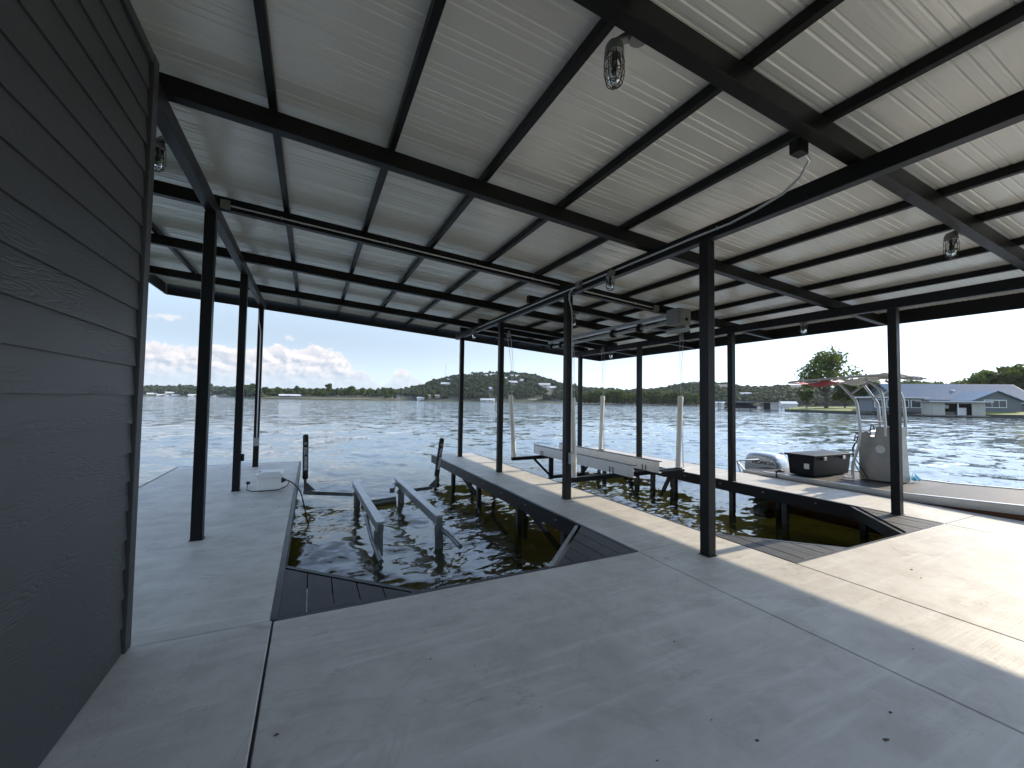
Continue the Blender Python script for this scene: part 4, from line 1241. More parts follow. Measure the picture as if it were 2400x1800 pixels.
def terr(az, t):
    """point of the far land at azimuth az (deg) and t = 0 shore .. 1 ridge .. beyond"""
    r0 = np.interp(az, TA, T0); r1 = np.interp(az, TA, T1); h = np.interp(az, TA, TH)
    r = r0 + (r1 - r0) * t
    tt = np.clip(t, 0, 1)
    prof = tt ** 0.9 * (1 - 0.35 * tt) / 0.65
    z = h * np.where(t <= 1, prof, 1 - 0.35 * (t - 1)) + 1.1 * np.sin(az * 2.3 + t * 5) * np.clip(t, 0, 1) * np.minimum(h / 20, 1)
    z = np.where(t < 0.0, -1.6, z + 0.15)
    return r * np.sin(np.radians(az)), r * np.cos(np.radians(az)), z


azs = np.concatenate([np.arange(-75, -18, 1.5), np.arange(-18, 70, 0.4), np.arange(70, 126, 2.0)])
ts = np.array([-0.03, 0.0, 0.02, 0.06, 0.12, 0.2, 0.3, 0.4, 0.5, 0.6, 0.7, 0.8, 0.9, 1.0, 1.1, 1.25, 1.5])
AZ, TT = np.meshgrid(azs, ts, indexing='ij')
X, Y, Z = terr(AZ, TT)
vs = np.stack([X, Y, Z], -1).reshape(-1, 3).tolist()
nt = len(ts)
fs = [(i * nt + j, i * nt + j + 1, (i + 1) * nt + j + 1, (i + 1) * nt + j) for i in range(len(azs) - 1) for j in range(nt - 1)]
tag(MB().add(vs, fs).build('hill_terrain', 'far_ground', None, True), 'hills and low ground of the far shore', 'hills', kind='structure')


def strip(name, a0, a1, t0, t1, mat, lift_, label):
    aa = np.arange(a0, a1 + 1e-6, 0.35); vs = []
    for a in aa:
        for t_ in np.linspace(t0, t1, 4):
            x, y, z = terr(a, t_); vs.append((float(x), float(y), float(z) + lift_))
    fs = [(i * 4 + j, i * 4 + j + 1, (i + 1) * 4 + j + 1, (i + 1) * 4 + j) for i in range(len(aa) - 1) for j in range(3)]
    tag(MB().add(vs, fs).build(name, mat), label, 'ground', kind='structure')


strip('shore_lawn', -4.4, 8.0, 0.03, 0.09, 'shore_grass', 0.25, 'mown grass along the left part of the far shore')
strip('shore_beach', -5.4, 11.0, 0.002, 0.04, 'sand_shore', 0.35, 'pale sandy strip at the edge of the far shore')

# ---- houses


def gable_house(name, O, ang, L, D, zb, wh, rh, wall, roof, label, cat='house', group=None, windows=(), over=0.6, skirt=4.0, door=None):
    """ridge along local x; ang = direction of local x in degrees"""
    ex = Vector((cos(radians(ang)), sin(radians(ang)), 0)); ey = Vector((-ex.y, ex.x, 0))
    O = Vector((O[0], O[1], 0))
    e = empty(name, (O.x, O.y, zb), label, cat, group)

    def P(a, b, z): return O + ex * a + ey * b + Vector((0, 0, z))
    pts = [P(0, 0, zb - skirt), P(0, D, zb - skirt), P(0, D, zb + wh), P(0, D / 2, zb + wh + rh - 0.08), P(0, 0, zb + wh)]
    MB().extrude(pts, ex * L).build('wall', wall, e)
    rf = MB()
    n_ = 0.18
    r0 = [P(-over, -over, zb + wh - over * rh / (D / 2)), P(-over, D / 2, zb + wh + rh), P(-over, D + over, zb + wh - over * rh / (D / 2)),
          P(-over, D + over, zb + wh - over * rh / (D / 2) + n_), P(-over, D / 2, zb + wh + rh + n_), P(-over, -over, zb + wh - over * rh / (D / 2) + n_)]
    rf.extrude(r0, ex * (L + 2 * over)).build('roof', roof, e)
    for (a, z, w, h) in windows:
        f = MB().extrude([P(a - w / 2, 0, zb + z), P(a + w / 2, 0, zb + z), P(a + w / 2, 0, zb + z + h), P(a - w / 2, 0, zb + z + h)], ey * -0.08)
        fo = f.build('window', 'window_frame', e)
        k = max(1, round(w / 1.3)); pw = (w - 0.12) / k
        for q in range(k):
            a0 = a - w / 2 + 0.06 + q * pw
            MB().extrude([P(a0 + .06, -0.085, zb + z + .1), P(a0 + pw - .06, -0.085, zb + z + .1), P(a0 + pw - .06, -0.085, zb + z + h - .1), P(a0 + .06, -0.085, zb + z + h - .1)], ey * -0.03).build('pane', 'window_glass', fo)
    return e, P, ex, ey


def ground_at(x, y):
    az = math.degrees(math.atan2(x, y)); r = math.hypot(x, y)
    r0 = np.interp(az, TA, T0); r1 = np.interp(az, TA, T1)
    return float(terr(az, (r - r0) / (r1 - r0))[2])


ORD = ['first', 'second', 'third', 'fourth', 'fifth', 'sixth', 'seventh', 'eighth', 'ninth', 'tenth', 'eleventh', 'twelfth']


def ordinals(pts):
    o = sorted(range(len(pts)), key=lambda i: math.atan2(pts[i][0], pts[i][1]))
    return {i: ORD[k] for k, i in enumerate(o)}


rn = random.Random(5)
HOUSES = []
hill_pos = [(266.2, 714.7, 36.8), (267.0, 670.0, 30.7), (286.4, 660.7, 30.3), (308.9, 627.5, 30.0), (275.6, 588.4, 21.1), (262.9, 539.3, 15.4), (283.7, 551.3, 17.3), (301.8, 520.3, 17.2), (315.1, 513.9, 17.5), (210.7, 498.1, 8.0), (204.8, 667.1, 25.1),
            (175.6, 581.6, 14.0)]
for i, (x, y, z) in enumerate(hill_pos):
    L_ = [15, 22, 15, 17, 9, 12, 12, 20, 10, 9, 15, 14][i]
    ang = -math.degrees(math.atan2(x, y)) + rn.uniform(-8, 8)
    HOUSES.append((x, y, L_))
    c = Vector((x, y, 0)); ex = Vector((cos(radians(ang)), sin(radians(ang)), 0)); o_ = c - ex * (L_ / 2)
    gable_house('hillside_house', (o_.x, o_.y), ang, L_, 9, max(z - 2.6, ground_at(x, y) - 0.3), 2.8, 2.4, ['house_pale', 'house_white', 'house_grey'][i % 3], ['roof_white', 'roof_white', 'house_pale'][(i * 2) % 3], ordinals(hill_pos)[i] + ' from the left of the pale roofed houses up the far hill', 'house', 'white roofed houses on the far hill',
                [(L_ * .25, .8, 2.2, 1.4), (L_ * .7, .8, 2.6, 1.4)], 0.8, 8)
shore_pos = [(92.7, 514, 4.6, 9), (118.8, 497, 2.2, 8), (134.9, 494, 5.6, 14), (153.5, 480, 3.4, 9), (186.9, 452.0, 1.6, 16), (252.7, 447, 4.4, 9), (284.4, 470, 5.9, 10), (224.7, 455, 2.4, 10), (239, 436, 1.4, 9), (262, 424, 1.4, 12), (285, 408, 1.4, 9)]
for i, (x, y, z, L_) in enumerate(shore_pos):
    ang = -math.degrees(math.atan2(x, y)) + rn.uniform(-10, 10)
    HOUSES.append((x, y, L_))
    c = Vector((x, y, 0)); ex = Vector((cos(radians(ang)), sin(radians(ang)), 0)); o_ = c - ex * (L_ / 2)
    two = i in (0, 2)
    gable_house('lakeside_house', (o_.x, o_.y), ang, L_, 7, z - (4.5 if two else 2.0), 4.6 if two else 2.2, 1.5, ['house_pale', 'house_white', 'house_pale', 'house_grey'][i % 4], 'roof_brown' if i == 2 else ('roof_white' if i % 3 else 'roof_dark'),
                ordinals(shore_pos)[i] + ' from the left of the small waterside houses below the far hill', 'house', 'waterside houses at the foot of the far hill', [(L_ * .3, .7, 1.8, 1.3), (L_ * .7, .7, 1.8, 1.3)], 0.6, 5)
LEFT_POS = [(-354.5, 1275, 18.5, 12), (-344, 1270, 17.6, 12), (-268.4, 1108.5, 6.9, 24), (-195.3, 1090, 11.2, 16), (-181.1, 1176.9, 17.6, 16), (-218.3, 1062.2, 2.4, 20), (-164.5, 1025.0, 1.6, 24), (-250.3, 1072.2, 1.4, 14), (-278.1, 1091.2, 1.4, 16), (-300, 1110, 4, 16), (-150, 1010, 3, 14)]
for i, (x, y, z, L_) in enumerate(LEFT_POS):
    ang = -math.degrees(math.atan2(x, y)) + rn.uniform(-8, 8)
    HOUSES.append((x, y, L_))
    c = Vector((x, y, 0)); ex = Vector((cos(radians(ang)), sin(radians(ang)), 0)); o_ = c - ex * (L_ / 2)
    gable_house('distant_house', (o_.x, o_.y), ang, L_, 10, z - 3.5, 3.2, 2.6, 'house_white', 'roof_white', ordinals(LEFT_POS)[i] + ' from the left of the tiny white houses on the distant left shore', 'house', 'white houses on the far left shore', [], 0.8, 6)
for i, (x, y) in enumerate([(-23.7, 476), (-14.0, 471.8)]):
    HOUSES.append((x, y, 12))
    gable_house('shore_barn', (x - 5, y), 1, 9.5, 7, 1.0, 2.0, 1.4, 'house_grey', 'roof_white', ['low white roofed barn between the far shore trees, left one of the pair', 'low white roofed barn between the far shore trees, right one of the pair'][i], 'barn', 'white roofed barns on the far shore', [], 0.5, 3)
# large houses on the right hand ridge
RH = [((484, 421), -52, 20, 11, 24.5, 5.0, 2.4, 'house_pale', 'roof_brown', 'pale flat looking house on the ridge left of the thick nearest post'),
      ((452, 363), -52, 24, 13, 12.0, 10.5, 3.0, 'house_pale', 'roof_brown', 'large three storey house on the wooded slope right of the nearest middle post'),
      ((433, 314), -52, 17, 9, 9.8, 3.0, 1.6, 'house_pale', 'roof_white', 'white roofed house in the trees above the black roofed boathouse'),
      ((511, 353), -52, 12, 9, 15.6, 3.0, 2.0, 'house_pale', 'roof_white', 'small white roofed house higher up the right hand slope'),
      ((545, 327), -52, 22, 12, 19.5, 3.6, 3.4, 'house_grey', 'roof_brown', 'broad hip roofed house on the ridge left of the boat canopy'),
      ((478, 548), -44, 13, 9, 17.6, 3.0, 1.4, 'house_white', 'roof_white', 'tiny white house behind the island trees')]
for i, (O, ang, L_, D_, zb, wh, rh, wl, rf, lab) in enumerate(RH):
    HOUSES.append((O[0] + 7, O[1] - 9, L_))
    win = [(L_ * f, zz, 2.2, 1.7) for f in (.2, .5, .8) for zz in ([1, 4.4, 7.6] if wh > 8 else [0.9])]
    gable_house('ridge_house', O, ang, L_, D_, zb, wh, rh, wl, rf, lab, 'house', None, win, 0.8, 8)

# ---- wood on the hills: one mass
rn2 = np.random.default_rng(5)
ico = bmesh.new(); bmesh.ops.create_icosphere(ico, subdivisions=1, radius=1.0)
IV = np.array([v.co[:] for v in ico.verts]); IF = np.array([[v.index for v in f.verts] for f in ico.faces]); ico.free()
HA = np.array([(math.degrees(math.atan2(x, y)), math.hypot(x, y), w) for x, y, w in HOUSES])


def wood(name, n, a0, a1, t0, t1, rmin, rmax, label, pw=1.0):
    V = []; F = []; off = 0; made = 0
    while made < n:
        az = rn2.uniform(a0, a1); t_ = t0 + (t1 - t0) * rn2.uniform() ** pw
        x, y, z = (float(q) for q in terr(az, t_)); r = math.hypot(x, y)
        R_ = rn2.uniform(rmin, rmax) * (1.25 if rn2.uniform() < 0.15 else 1)
        lat = np.abs(np.radians(HA[:, 0] - az)) * r
        dr = HA[:, 1] - r
        if np.any((lat < HA[:, 2] * 0.46 + R_ * 0.35) & (dr > -7) & (dr < 42)): continue
        if -4.6 < az < 9 and t_ < 0.2: continue
        k = rn2.integers(4, 7)
        for q in range(k):
            rr = R_ * rn2.uniform(0.32, 0.62)
            c = np.array([x, y, z]) + np.array([rn2.uniform(-.75, .75) * R_, rn2.uniform(-.75, .75) * R_, R_ * rn2.uniform(0.35, 1.3)])
            v = IV * (rr * rn2.uniform(0.72, 1.28, (len(IV), 1))) * np.array([1, 1, rn2.uniform(.75, 1.05)]) + c
            V.append(v); F.append(IF + off); off += len(IV)
        made += 1
    V = np.concatenate(V); F = np.concatenate(F)
    me = bpy.data.meshes.new(name)
    me.from_pydata(V.tolist(), [], F.tolist()); me.update()
    me.materials.append(M['leaf_hill'])
    o = bpy.data.objects.new(name, me); COL.objects.link(o)
    tag(o, label, 'wood', kind='stuff')


wood('hill_wood', 3000, 12.6, 37.0, 0.03, 1.12, 2.6, 4.6, 'dark green scrub oak wood covering the far hill')
wood('left_shore_wood', 900, -18.5, -5.8, 0.02, 1.1, 4.0, 6.5, 'hazy tree belt on the distant left shore', 0.8)
wood('point_wood', 420, -6.2, 13.2, 0.22, 1.05, 3.0, 4.8, 'low wood behind the grassy far shore')
wood('right_slope_wood', 2600, 37.0, 72, 0.02, 1.12, 2.6, 4.6, 'wooded slope behind the island and the right hand houses')
wood('outer_wood', 500, -75, -19, 0.02, 1.1, 6, 10, 'wood along the shore beyond the left edge')

# ---- single trees


def make_tree(name, h, cr, ch, nleaf, leaf, seed, mat, trunk_r=0.25, base=0.35, lobes=9):
    r_ = np.random.default_rng(seed)
    e = empty(name, (0, 0, 0))
    tr = MB()
    top = h * (base + 0.25)
    bend = r_.normal(0, 0.04 * h, 2)
    pts = [(bend[0] * t_ ** 2, bend[1] * t_ ** 2, -0.6 + (top + 0.6) * t_) for t_ in np.linspace(0, 1, 6)]
    tr.tube(pts, [trunk_r * (1.25 - 0.8 * t_) for t_ in np.linspace(0, 1, 6)], 7)
    cents = []
    for k in range(lobes):
        a = 2 * pi * k / lobes + r_.uniform(-.4, .4)
        rr = cr * r_.uniform(0.15, 0.78); zz = h * base + ch * r_.uniform(0.12, 0.95)
        rr *= math.sqrt(max(0.1, 1 - ((zz - h * base) / ch - 0.45) ** 2 * 1.9))
        c = np.array([rr * cos(a), rr * sin(a), zz]); cents.append((c, cr * r_.uniform(0.28, 0.46)))
        s = pts[3 if k % 2 else 4]
        mid = (s[0] * .5 + c[0] * .5, s[1] * .5 + c[1] * .5, s[2] * .6 + c[2] * .4)
        tr.tube([s, mid, tuple(c)], [trunk_r * .45, trunk_r * .28, trunk_r * .1], 5)
    cents.append((np.array([0, 0, h * base + ch * .55]), cr * .5)); cents.append((np.array([0, 0, h * base + ch * .85]), cr * .38))
    tr.build('trunk', 'bark', e, True)
    V = []; F = []
    for k in range(nleaf):
        c, R_ = cents[r_.integers(len(cents))]
        d = r_.normal(size=3); d /= np.linalg.norm(d)
        p = c + d * R_ * r_.uniform(0.45, 1.08) * np.array([1, 1, .85])
        u = r_.normal(size=3); u /= np.linalg.norm(u); w = np.cross(u, d + r_.normal(size=3) * .6); w /= (np.linalg.norm(w) + 1e-6)
        s = leaf * r_.uniform(.55, 1.3)
        o_ = len(V)
        V += [p - u * s - w * s * .5, p + u * s * .2 - w * s, p + u * s + w * s * .4, p - u * s * .1 + w * s]
        F.append((o_, o_ + 1, o_ + 2, o_ + 3))
    cm_ = MB().add([tuple(q) for q in V], F).build('crown', mat, e)
    return e


def place(proto, used, x, y, z, s, rz, label, cat='tree', group=None, sz=None):
    t_ = proto if not used[0] else copy_tree(proto)
    used[0] = True
    t_.location = (x, y, z); t_.scale = (s, s, sz or s); t_.rotation_euler = (0, 0, rz)
    return tag(t_, label, cat, group)


rt = random.Random(9)
protoA = [make_tree('shore_tree', 10, 4.2, 7.5, 520, 0.62, 31 + k, 'leaf_oak', .3, .22, 8) for k in range(3)]
usedA = [[False] for _ in protoA]
# trees on the left point
for k in range(34):
    az = -6.4 + 16.6 * k / 33 + rt.uniform(-.2, .2)
    t_ = rt.uniform(0.10, 0.26) if not (-4.0 < az < 1.0 and k % 2) else rt.uniform(0.2, 0.3)
    if -3.3 < az < -1.2: t_ = 0.27
    x, y, z = (float(q) for q in terr(az, t_))
    q = k % 3
    place(protoA[q], usedA[q], x, y, z, rt.uniform(.62, 1.15) * (1.25 if k in (1, 2, 17, 21, 22) else 1), rt.uniform(0, 6), 'round dark tree standing on the grassy far shore', 'tree', 'trees on the grassy far shore')
# willows below the hill
protoW = [make_tree('willow_tree', 13, 5.0, 11.5, 620, 0.75, 51 + k, 'leaf_willow', .35, .1, 9) for k in range(2)]
usedW = [[False] for _ in protoW]
for k, (az, t_, s) in enumerate([(8.9, .02, 1.0), (9.5, .03, 1.15), (10.1, .02, .85), (14.2, .02, .75), (15.0, .03, .7), (26.6, .02, .6), (22.5, .02, .55)]):
    x, y, z = (float(q) for q in terr(az, t_))
    place(protoW[k % 2], usedW[k % 2], x, y, z - .3, s, rt.uniform(0, 6), ORD[[0, 1, 2, 3, 4, 6, 5][k]] + ' from the left of the pale willows at the foot of the far hill', 'tree', 'willows at the foot of the far hill')
# island
isl = [(171.4, 250.6), (188.0, 244.8), (203.3, 239.5), (220.3, 235.8), (240.5, 230.4), (254.5, 227.0), (270.2, 222.7), (296, 240), (200, 292)]
tag(MB().prism(isl[::-1], -2.0, -0.35).build('island_ground', 'far_ground'), 'low dark ground of the wooded island', 'island', kind='structure')
protoI = [make_tree('island_tree', 11, 4.6, 10.2, 760, 0.6, 71 + k, 'leaf_oak' if k != 1 else 'leaf_willow', .3, .06, 10) for k in range(4)]
usedI = [[False] for _ in protoI]
for k in range(44):
    u = (k + .5) / 44 * 6
    i0 = min(int(u), 5); f = u - i0
    x = isl[i0][0] * (1 - f) + isl[i0 + 1][0] * f; y = isl[i0][1] * (1 - f) + isl[i0 + 1][1] * f
    b = 2.5 + (k % 3) * 6 + rt.uniform(0, 3)
    x += b * .57; y += b * .82
    q = k % 4
    place(protoI[q], usedI[q], x, y, -.4, rt.uniform(.68, .98), rt.uniform(0, 6), 'leafy tree in the dense row on the wooded island', 'tree', 'trees on the wooded island')

# ---- right hand peninsula
PEN = [(131, 78), (128.2, 73.5), (126.0, 67.9), (125.3, 59.4), (124.9, 51.9), (126.8, 45.4), (128.9, 39.8), (130.6, 35.1), (133.3, 31.1), (135.3, 21.2), (136.9, 9.3), (140, -60), (420, -60), (420, 60), (300, 90), (200, 92), (150, 84)]
def lawn_mesh():
    front = PEN[0:12]; vs = []; fs = []
    for (x, y) in front:
        vs += [(x, y, -1.6), (x, y, 0.06), (x + 9, y + 3.5, 0.62), (x + 40, y + 8, 1.0), (x + 320, y + 30, 1.5)]
    for i in range(len(front) - 1):
        for j in range(4):
            fs.append((5 * i + j, 5 * i + j + 1, 5 * i + j + 6, 5 * i + j + 5))
    return MB().add(vs, fs)


tag(lawn_mesh().build('lawn', 'grass_lawn'), 'bright mown lawn on the right hand shore', 'lawn', kind='structure')
sw_ = empty('seawall', (127, 50, -0.6), 'low dark retaining wall along the right hand lawn', 'wall')
for a, b in zip(PEN[0:11], PEN[1:12]):
    a = Vector((*a, 0)); b = Vector((*b, 0)); d = (b - a).normalized(); n_ = Vector((d.y, -d.x, 0))
    a = a + n_ * -0.12; b = b + n_ * -0.12
    MB().beam(a + Vector((0, 0, -.55)), b + Vector((0, 0, -.55)), 0.3, 1.3).build('wall_section', 'seawall_dark', sw_)
HA_ = math.degrees(math.atan2(-.591, .807))
e, P, ex, ey = gable_house('lake_house', (131.5, 50.5), HA_, 28, 12.4, 0.5, 3.0, 3.7, 'house_grey', 'metal_roof_blue', 'long grey lake house with a blue grey metal roof on the right shore', 'house', None, [(4.5, .9, 1.6, 1.5), (25, 1.6, 1.6, 1.0)], .7, 1.0)
# standing seams on the front slope
for k in range(0, 60):
    a = -0.6 + k * 0.49
    MB().beam(P(a, -0.69, 0.5 + 3.0 - .7 * 3.7 / 6.2 + .21), P(a, 6.2, 0.5 + 3.0 + 3.7 + .21), 0.05, 0.06).build('roof_seam', 'metal_roof_blue', e)
MB().lathe([(0.45, 0), (0.45, .25), (.3, .42), (0, .45)], tuple(P(13.5, 3.2, 5.4)), 10).build('roof_vent', 'roof_white', e, True)
# gable wing
c0 = P(14.6, -6.0, 0)
O2 = P(19.6, -6.2, 0)
gw, P2, ex2, ey2 = gable_house('gable_wing', (O2.x, O2.y), HA_ + 90, 6.6, 9.2, 0.22, 2.9, 2.1, 'house_grey', 'metal_roof_blue', None, None, None, [], .6, 1.0)
gw.name = 'gable_wing'


def adopt(child, parent):
    child.parent = parent
    child.location = Vector(child.location) - wloc(parent)


adopt(gw, e)
for k in list(gw.keys()):
    del gw[k]


def flat_box(root, nm, mat, a0, a1, b0, b1, z0, z1):
    pts = [P(a0, b0, z0), P(a1, b0, z0), P(a1, b1, z0), P(a0, b1, z0)]
    return MB().extrude(pts, (0, 0, z1 - z0)).build(nm, mat, root)


w_ = flat_box(e, 'window', 'window_frame', 12.6, 16.9, -6.3, -6.21, 1.5, 3.3)
for q in range(3):
    flat_box(w_, 'pane', 'window_glass', 12.75 + q * 1.38, 14.0 + q * 1.38, -6.34, -6.305, 1.65, 3.15)
flat_box(e, 'air_conditioner', 'window_frame', 20.3, 21.6, -0.3, -0.05, 1.6, 2.5)
flat_box(e, 'sunroom_wall', 'house_grey', -9.4, 1.3, -5.6, -0.9, 0.2, 3.4)
flat_box(e, 'sunroom_roof', 'roof_white', -10.4, 2.1, -6.4, -0.4, 3.45, 3.75)
for q in range(4):
    w_ = flat_box(e, 'sunroom_window', 'window_frame', -8.9 + q * 2.5, -6.8 + q * 2.5, -5.66, -5.605, 1.2, 3.1)
    flat_box(w_, 'pane', 'window_glass', -8.75 + q * 2.5, -6.95 + q * 2.5, -5.70, -5.665, 1.35, 2.95)
a_ = flat_box(e, 'garage_wall', 'house_grey', 28.5, 40, 1.0, 9, 0.2, 3.0)
flat_box(e, 'garage_roof', 'metal_roof_blue', 28.0, 41, 0.2, 9.6, 3.3, 4.6)
flat_box(e, 'side_wall', 'house_grey', 22, 30, -2.2, -0.1, 0.2, 2.4)
flat_box(e, 'side_roof', 'roof_white', 23.0, 33, -3.4, -0.3, 2.45, 2.75)

# shack over the water edge
SO = Vector((121.6, 41.2, 0)); sx_ = Vector((.69, -.724, 0)); sy_ = Vector((.724, .69, 0))
sh = empty('boat_shack', (124, 38, -0.6), 'tan open fronted boat shack at the edge of the right hand lawn', 'shack')


def SB(nm, mat, a0, a1, b0, b1, z0, z1, root=sh):
    pts = [SO + sx_ * a + sy_ * b + Vector((0, 0, z0)) for a, b in ((a0, b0), (a1, b0), (a1, b1), (a0, b1))]
    return MB().extrude(pts, (0, 0, z1 - z0)).build(nm, mat, root)


SB('platform', 'weathered_wood', -0.4, 9.0, -0.6, 6.5, -0.45, -0.2)
SB('front_panel', 'shack_tan', 0, 2.1, 0, .12, -.2, 2.55)
SB('front_panel', 'shack_tan', 6.5, 8.6, 0, .12, -.2, 2.55)
SB('post', 'window_frame', 4.2, 4.35, 0, .12, -.2, 2.5)
SB('side_wall', 'shack_tan', -.1, 0.02, .125, 4, -.2, 2.55); SB('side_wall', 'shack_tan', 8.58, 8.7, .125, 4, -.2, 2.55)
SB('back_wall', 'dark_inside', 0.03, 8.57, 3.88, 4.0, -.2, 2.55)
SB('lintel', 'shack_tan', 2.11, 6.49, 0, .12, 2.3, 2.55)
SB('fridge', 'plastic_white', 5.0, 6.2, 1.2, 2.0, -.2, 1.4); SB('shelf', 'plastic_white', 3.2, 4.1, 2.8, 3.2, 1.2, 2.0); SB('bench', 'weathered_wood', 2.5, 4.8, 2.0, 2.6, -.2, .5)
SB('roof', 'roof_brown', -0.9, 9.4, -0.9, 4.6, 2.58, 2.80); SB('roof_edge', 'roof_white', -0.92, 9.42, -0.96, -0.905, 2.60, 2.84)
# picnic table and small dock
pt = empty('picnic_table', (126.8, 54.3, 0.22), 'white picnic table on the lawn left of the sunroom', 'table')
pb = MB().box(126.2, 127.6, 53.4, 55.2, .92, 1.0).build('table_top', 'plastic_white', pt)
for dx in (-.9, .9):
    MB().box(126.9 + dx - .2, 126.9 + dx + .2, 53.4, 55.2, .62, .68).build('bench', 'plastic_white', pt)
for dy in (53.7, 54.9):
    MB().beam((126.2, dy, .2), (127.4, dy, .95), .08, .06).build('leg', 'plastic_white', pt); MB().beam((127.6, dy, .2), (126.4, dy, .95), .08, .06).build('leg', 'plastic_white', pt)
sd = empty('small_dock', (121.5, 52, -0.6), 'small low dock on posts in front of the lawn', 'dock')
MB().box(119.2, 124.6, 50.6, 53.6, -.25, -.12).build('deck', 'weathered_wood', sd)
for x in (119.4, 121, 122.6):
    for y in (50.8, 53.3):
        MB().box(x - .1, x + .1, y - .1, y + .1, -1.6, .1).build('post', 'pile_steel', sd)
# black roofed boathouse
BO = Vector((121.5, 90.0, 0)); bx_ = Vector((.81, -.586, 0)); by_ = Vector((.586, .81, 0))
bh = empty('black_boathouse', (128, 86, -0.6), 'flat black roofed boathouse standing in the water with a tan end room', 'boathouse')


def BB(nm, mat, a0, a1, b0, b1, z0, z1, root=bh):
    pts = [BO + bx_ * a + by_ * b + Vector((0, 0, z0)) for a, b in ((a0, b0), (a1, b0), (a1, b1), (a0, b1))]
    return MB().extrude(pts, (0, 0, z1 - z0)).build(nm, mat, root)


BB('roof', 'roof_dark', -3.5, 14.6, -.6, 9.5, 2.15, 2.55); BB('roof_edge', 'house_pale', -3.52, 14.62, -.68, -.61, 2.12, 2.22)
BB('end_wall', 'dark_inside', 10.6, 12.4, 0.1, 0.3, -.5, 2.14); BB('end_room', 'house_pale', 12.42, 14.5, 0.1, 6, -.5, 2.14)
BB('dock', 'weathered_wood', -3, 15, 0.0, 1.2, -.42, -.2)
for a in (-3, 0, 3.2, 6.6, 9.8):
    for b in (.3, 8.6):
        BB('post', 'pile_steel', a - .08, a + .08, b - .08, b + .08, -1.6, 2.14)
cvb = empty('covered_boat', (126, 90, 0), 'boat under a dark cover inside the black roofed boathouse', 'boat')
hullp = []
prof_ = [(0.4, 0.3), (2.2, 1.3), (4.2, 1.9), (6.2, 2.0), (8.0, 1.5), (9.4, 0.7)]
for (b0, s) in ((2.2, .7), (3.2, 1.0), (4.6, 1.0), (5.6, .7)):
    hullp.append([BO + bx_ * a + by_ * b0 + Vector((0, 0, 0.15 + z * s * .85)) for a, z in prof_] + [BO + bx_ * 9.4 + by_ * b0 + Vector((0, 0, .1)), BO + bx_ * .4 + by_ * b0 + Vector((0, 0, .1))])
vs = [tuple(q) for r in hullp for q in r]; n = 8
fs = [(i * n + k, i * n + (k + 1) % n, (i + 1) * n + (k + 1) % n, (i + 1) * n + k) for i in range(3) for k in range(n)] + [tuple(range(n)), tuple(3 * n + k for k in range(n))]
MB().add(vs, fs).build('cover', 'cover_dark', cvb)
BB('pontoon', 'aluminium', 0.3, 9.5, 2.3, 3.2, -.35, .09, cvb); BB('pontoon', 'aluminium', 0.3, 9.5, 4.6, 5.5, -.35, .09, cvb)
wk = empty('walkway', (129, 78, -0.6), 'thin railed walkway from the black boathouse to the shore', 'walkway')
A_ = Vector((134.0, 81.2, 0)); B_ = Vector((131.0, 75.2, 0))
MB().beam(A_ + Vector((0, 0, -.32)), B_ + Vector((0, 0, -.32)), 1.3, .12).build('deck', 'weathered_wood', wk)
for k in range(5):
    p_ = A_.lerp(B_, k / 4) + Vector((-.55, .3, 0))
    MB().box(p_.x - .05, p_.x + .05, p_.y - .05, p_.y + .05, -1.5, .75).build('post', 'weathered_wood', wk)
MB().beam(A_ + Vector((-.55, .3, .7)), B_ + Vector((-.55, .3, .7)), .06, .06).build('rail', 'weathered_wood', wk)
for (O, ang, L_, lab) in (((236, 142), -42, 7.5, 'small white roofed boathouse left of the large lone tree'), ((214, 168), -45, 5.5, 'small pale boathouse on the far bank beside the nearest middle post')):
    gable_house('shore_boathouse', O, ang, L_, 6, -.5, 2.4, 1.2, 'house_pale', 'roof_white', lab, 'boathouse', None, [], .4, 1.0)
# trees on the peninsula
big = make_tree('lone_tree', 17.5, 8.8, 15.2, 3300, 0.36, 91, 'leaf_oak', .5, .13, 15)
big.location = (139.2, 70.8, 0.2); big.scale = (1.0, 1.0, 0.98)
tag(big, 'large lone tree rising above the red and white boat canopy', 'tree')
pr = [make_tree('yard_tree', 11, 5.2, 9.4, 1500, 0.42, 101 + k, 'leaf_oak', .35, .12, 10) for k in range(2)]
up = [[False], [False]]
YT = [((146.5, 69.5), .72, 'dark bushy tree right behind the lone tree'), ((151, 67.5), .82, 'dark bushy tree behind the boat canopy legs'), ((155, 66), .80, 'dark bushy tree left of the blue roofed house'), ((133.5, 73.2), .5, 'low dark bush at the foot of the lone tree'),
      ((173, 48.4), .92, 'leftmost of the trees behind the right end of the house'), ((178, 46.8), 1.08, 'second tree behind the right end of the house'), ((184, 44.5), 1.2, 'tall tree at the right edge behind the house'), ((191, 40), 1.1, 'tree beyond the right edge behind the house')]
for k, ((x, y), s, lab) in enumerate(YT):
    place(pr[k % 2], up[k % 2], x, y, 0.1, s, k * 1.3, lab, 'tree', 'yard trees by the lake house')
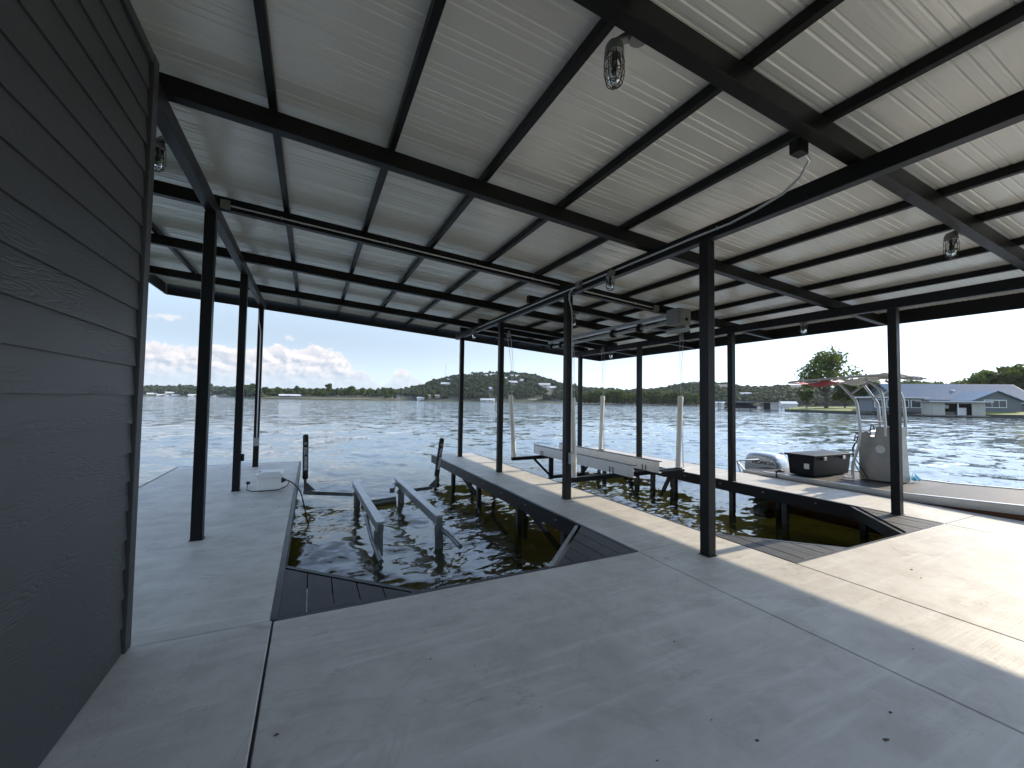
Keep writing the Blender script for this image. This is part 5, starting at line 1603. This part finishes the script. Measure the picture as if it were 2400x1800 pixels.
for k in range(12):
    x, y = 284 + k * 4.2 + rt.uniform(-1, 1), 107 - k * 2.0 + rt.uniform(-1, 1)
    place(pr[k % 2], up[k % 2], x, y, 0.1, rt.uniform(1.15, 1.35), k * 2.1, ORD[k] + ' from the left of the tree tops above the blue roof ridge', 'tree', 'tree tops behind the lake house')
# radio mast on the hill
ms = MB().tube([(214, 712, 34), (214, 712, 66)], .35, 5)
tag(ms.build('radio_mast', 'galvanised'), 'thin mast on the left shoulder of the far hill', 'mast')
# tiny boats
for k, (x, y) in enumerate([(-262, 1060), (-215, 1030), (-170, 985)]):
    bt = MB().add([(x - 5, y, -.6), (x + 4, y, -.6), (x + 6.5, y, 1.2), (x - 5, y, .9), (x - 5, y + 3, -.6), (x + 4, y + 3, -.6), (x + 6.5, y + 1.5, 1.2), (x - 5, y + 3, .9)], [(0, 1, 2, 3), (7, 6, 5, 4), (0, 4, 5, 1), (1, 5, 6, 2), (2, 6, 7, 3), (3, 7, 4, 0)])
    bt.box(x - 2, x + 1.5, y + .6, y + 2.4, .95, 2.6)
    tag(bt.build('distant_boat', 'house_white'), ORD[k] + ' from the left of the tiny white boats off the distant shore', 'boat', 'tiny boats off the far left shore')

# ------------------------------------------------------------------ air
m, t, b, out = new_mat('haze_air')
t.n.remove(b)
pv = t.node('ShaderNodeVolumePrincipled')
pv.inputs['Color'].default_value = (0.80, 0.87, 0.95, 1); pv.inputs['Density'].default_value = 0.00008; pv.inputs['Anisotropy'].default_value = 0.3
t.l.new(pv.outputs[0], out.inputs['Volume'])
hz_ = MB().box(-3100, 3100, -500, 3100, -4.0, 120).build('haze', 'haze_air')
tag(hz_, 'thin pale summer haze over the lake', 'haze', kind='stuff')

# ------------------------------------------------------------------ render settings
cy_ = SC.cycles
cy_.max_bounces = 7; cy_.diffuse_bounces = 4; cy_.glossy_bounces = 3; cy_.transmission_bounces = 4; cy_.transparent_max_bounces = 5
cy_.caustics_reflective = True; cy_.blur_glossy = 1.5; cy_.caustics_refractive = False
cy_.sample_clamp_indirect = 6.0
cy_.use_adaptive_sampling = True; cy_.adaptive_threshold = 0.02
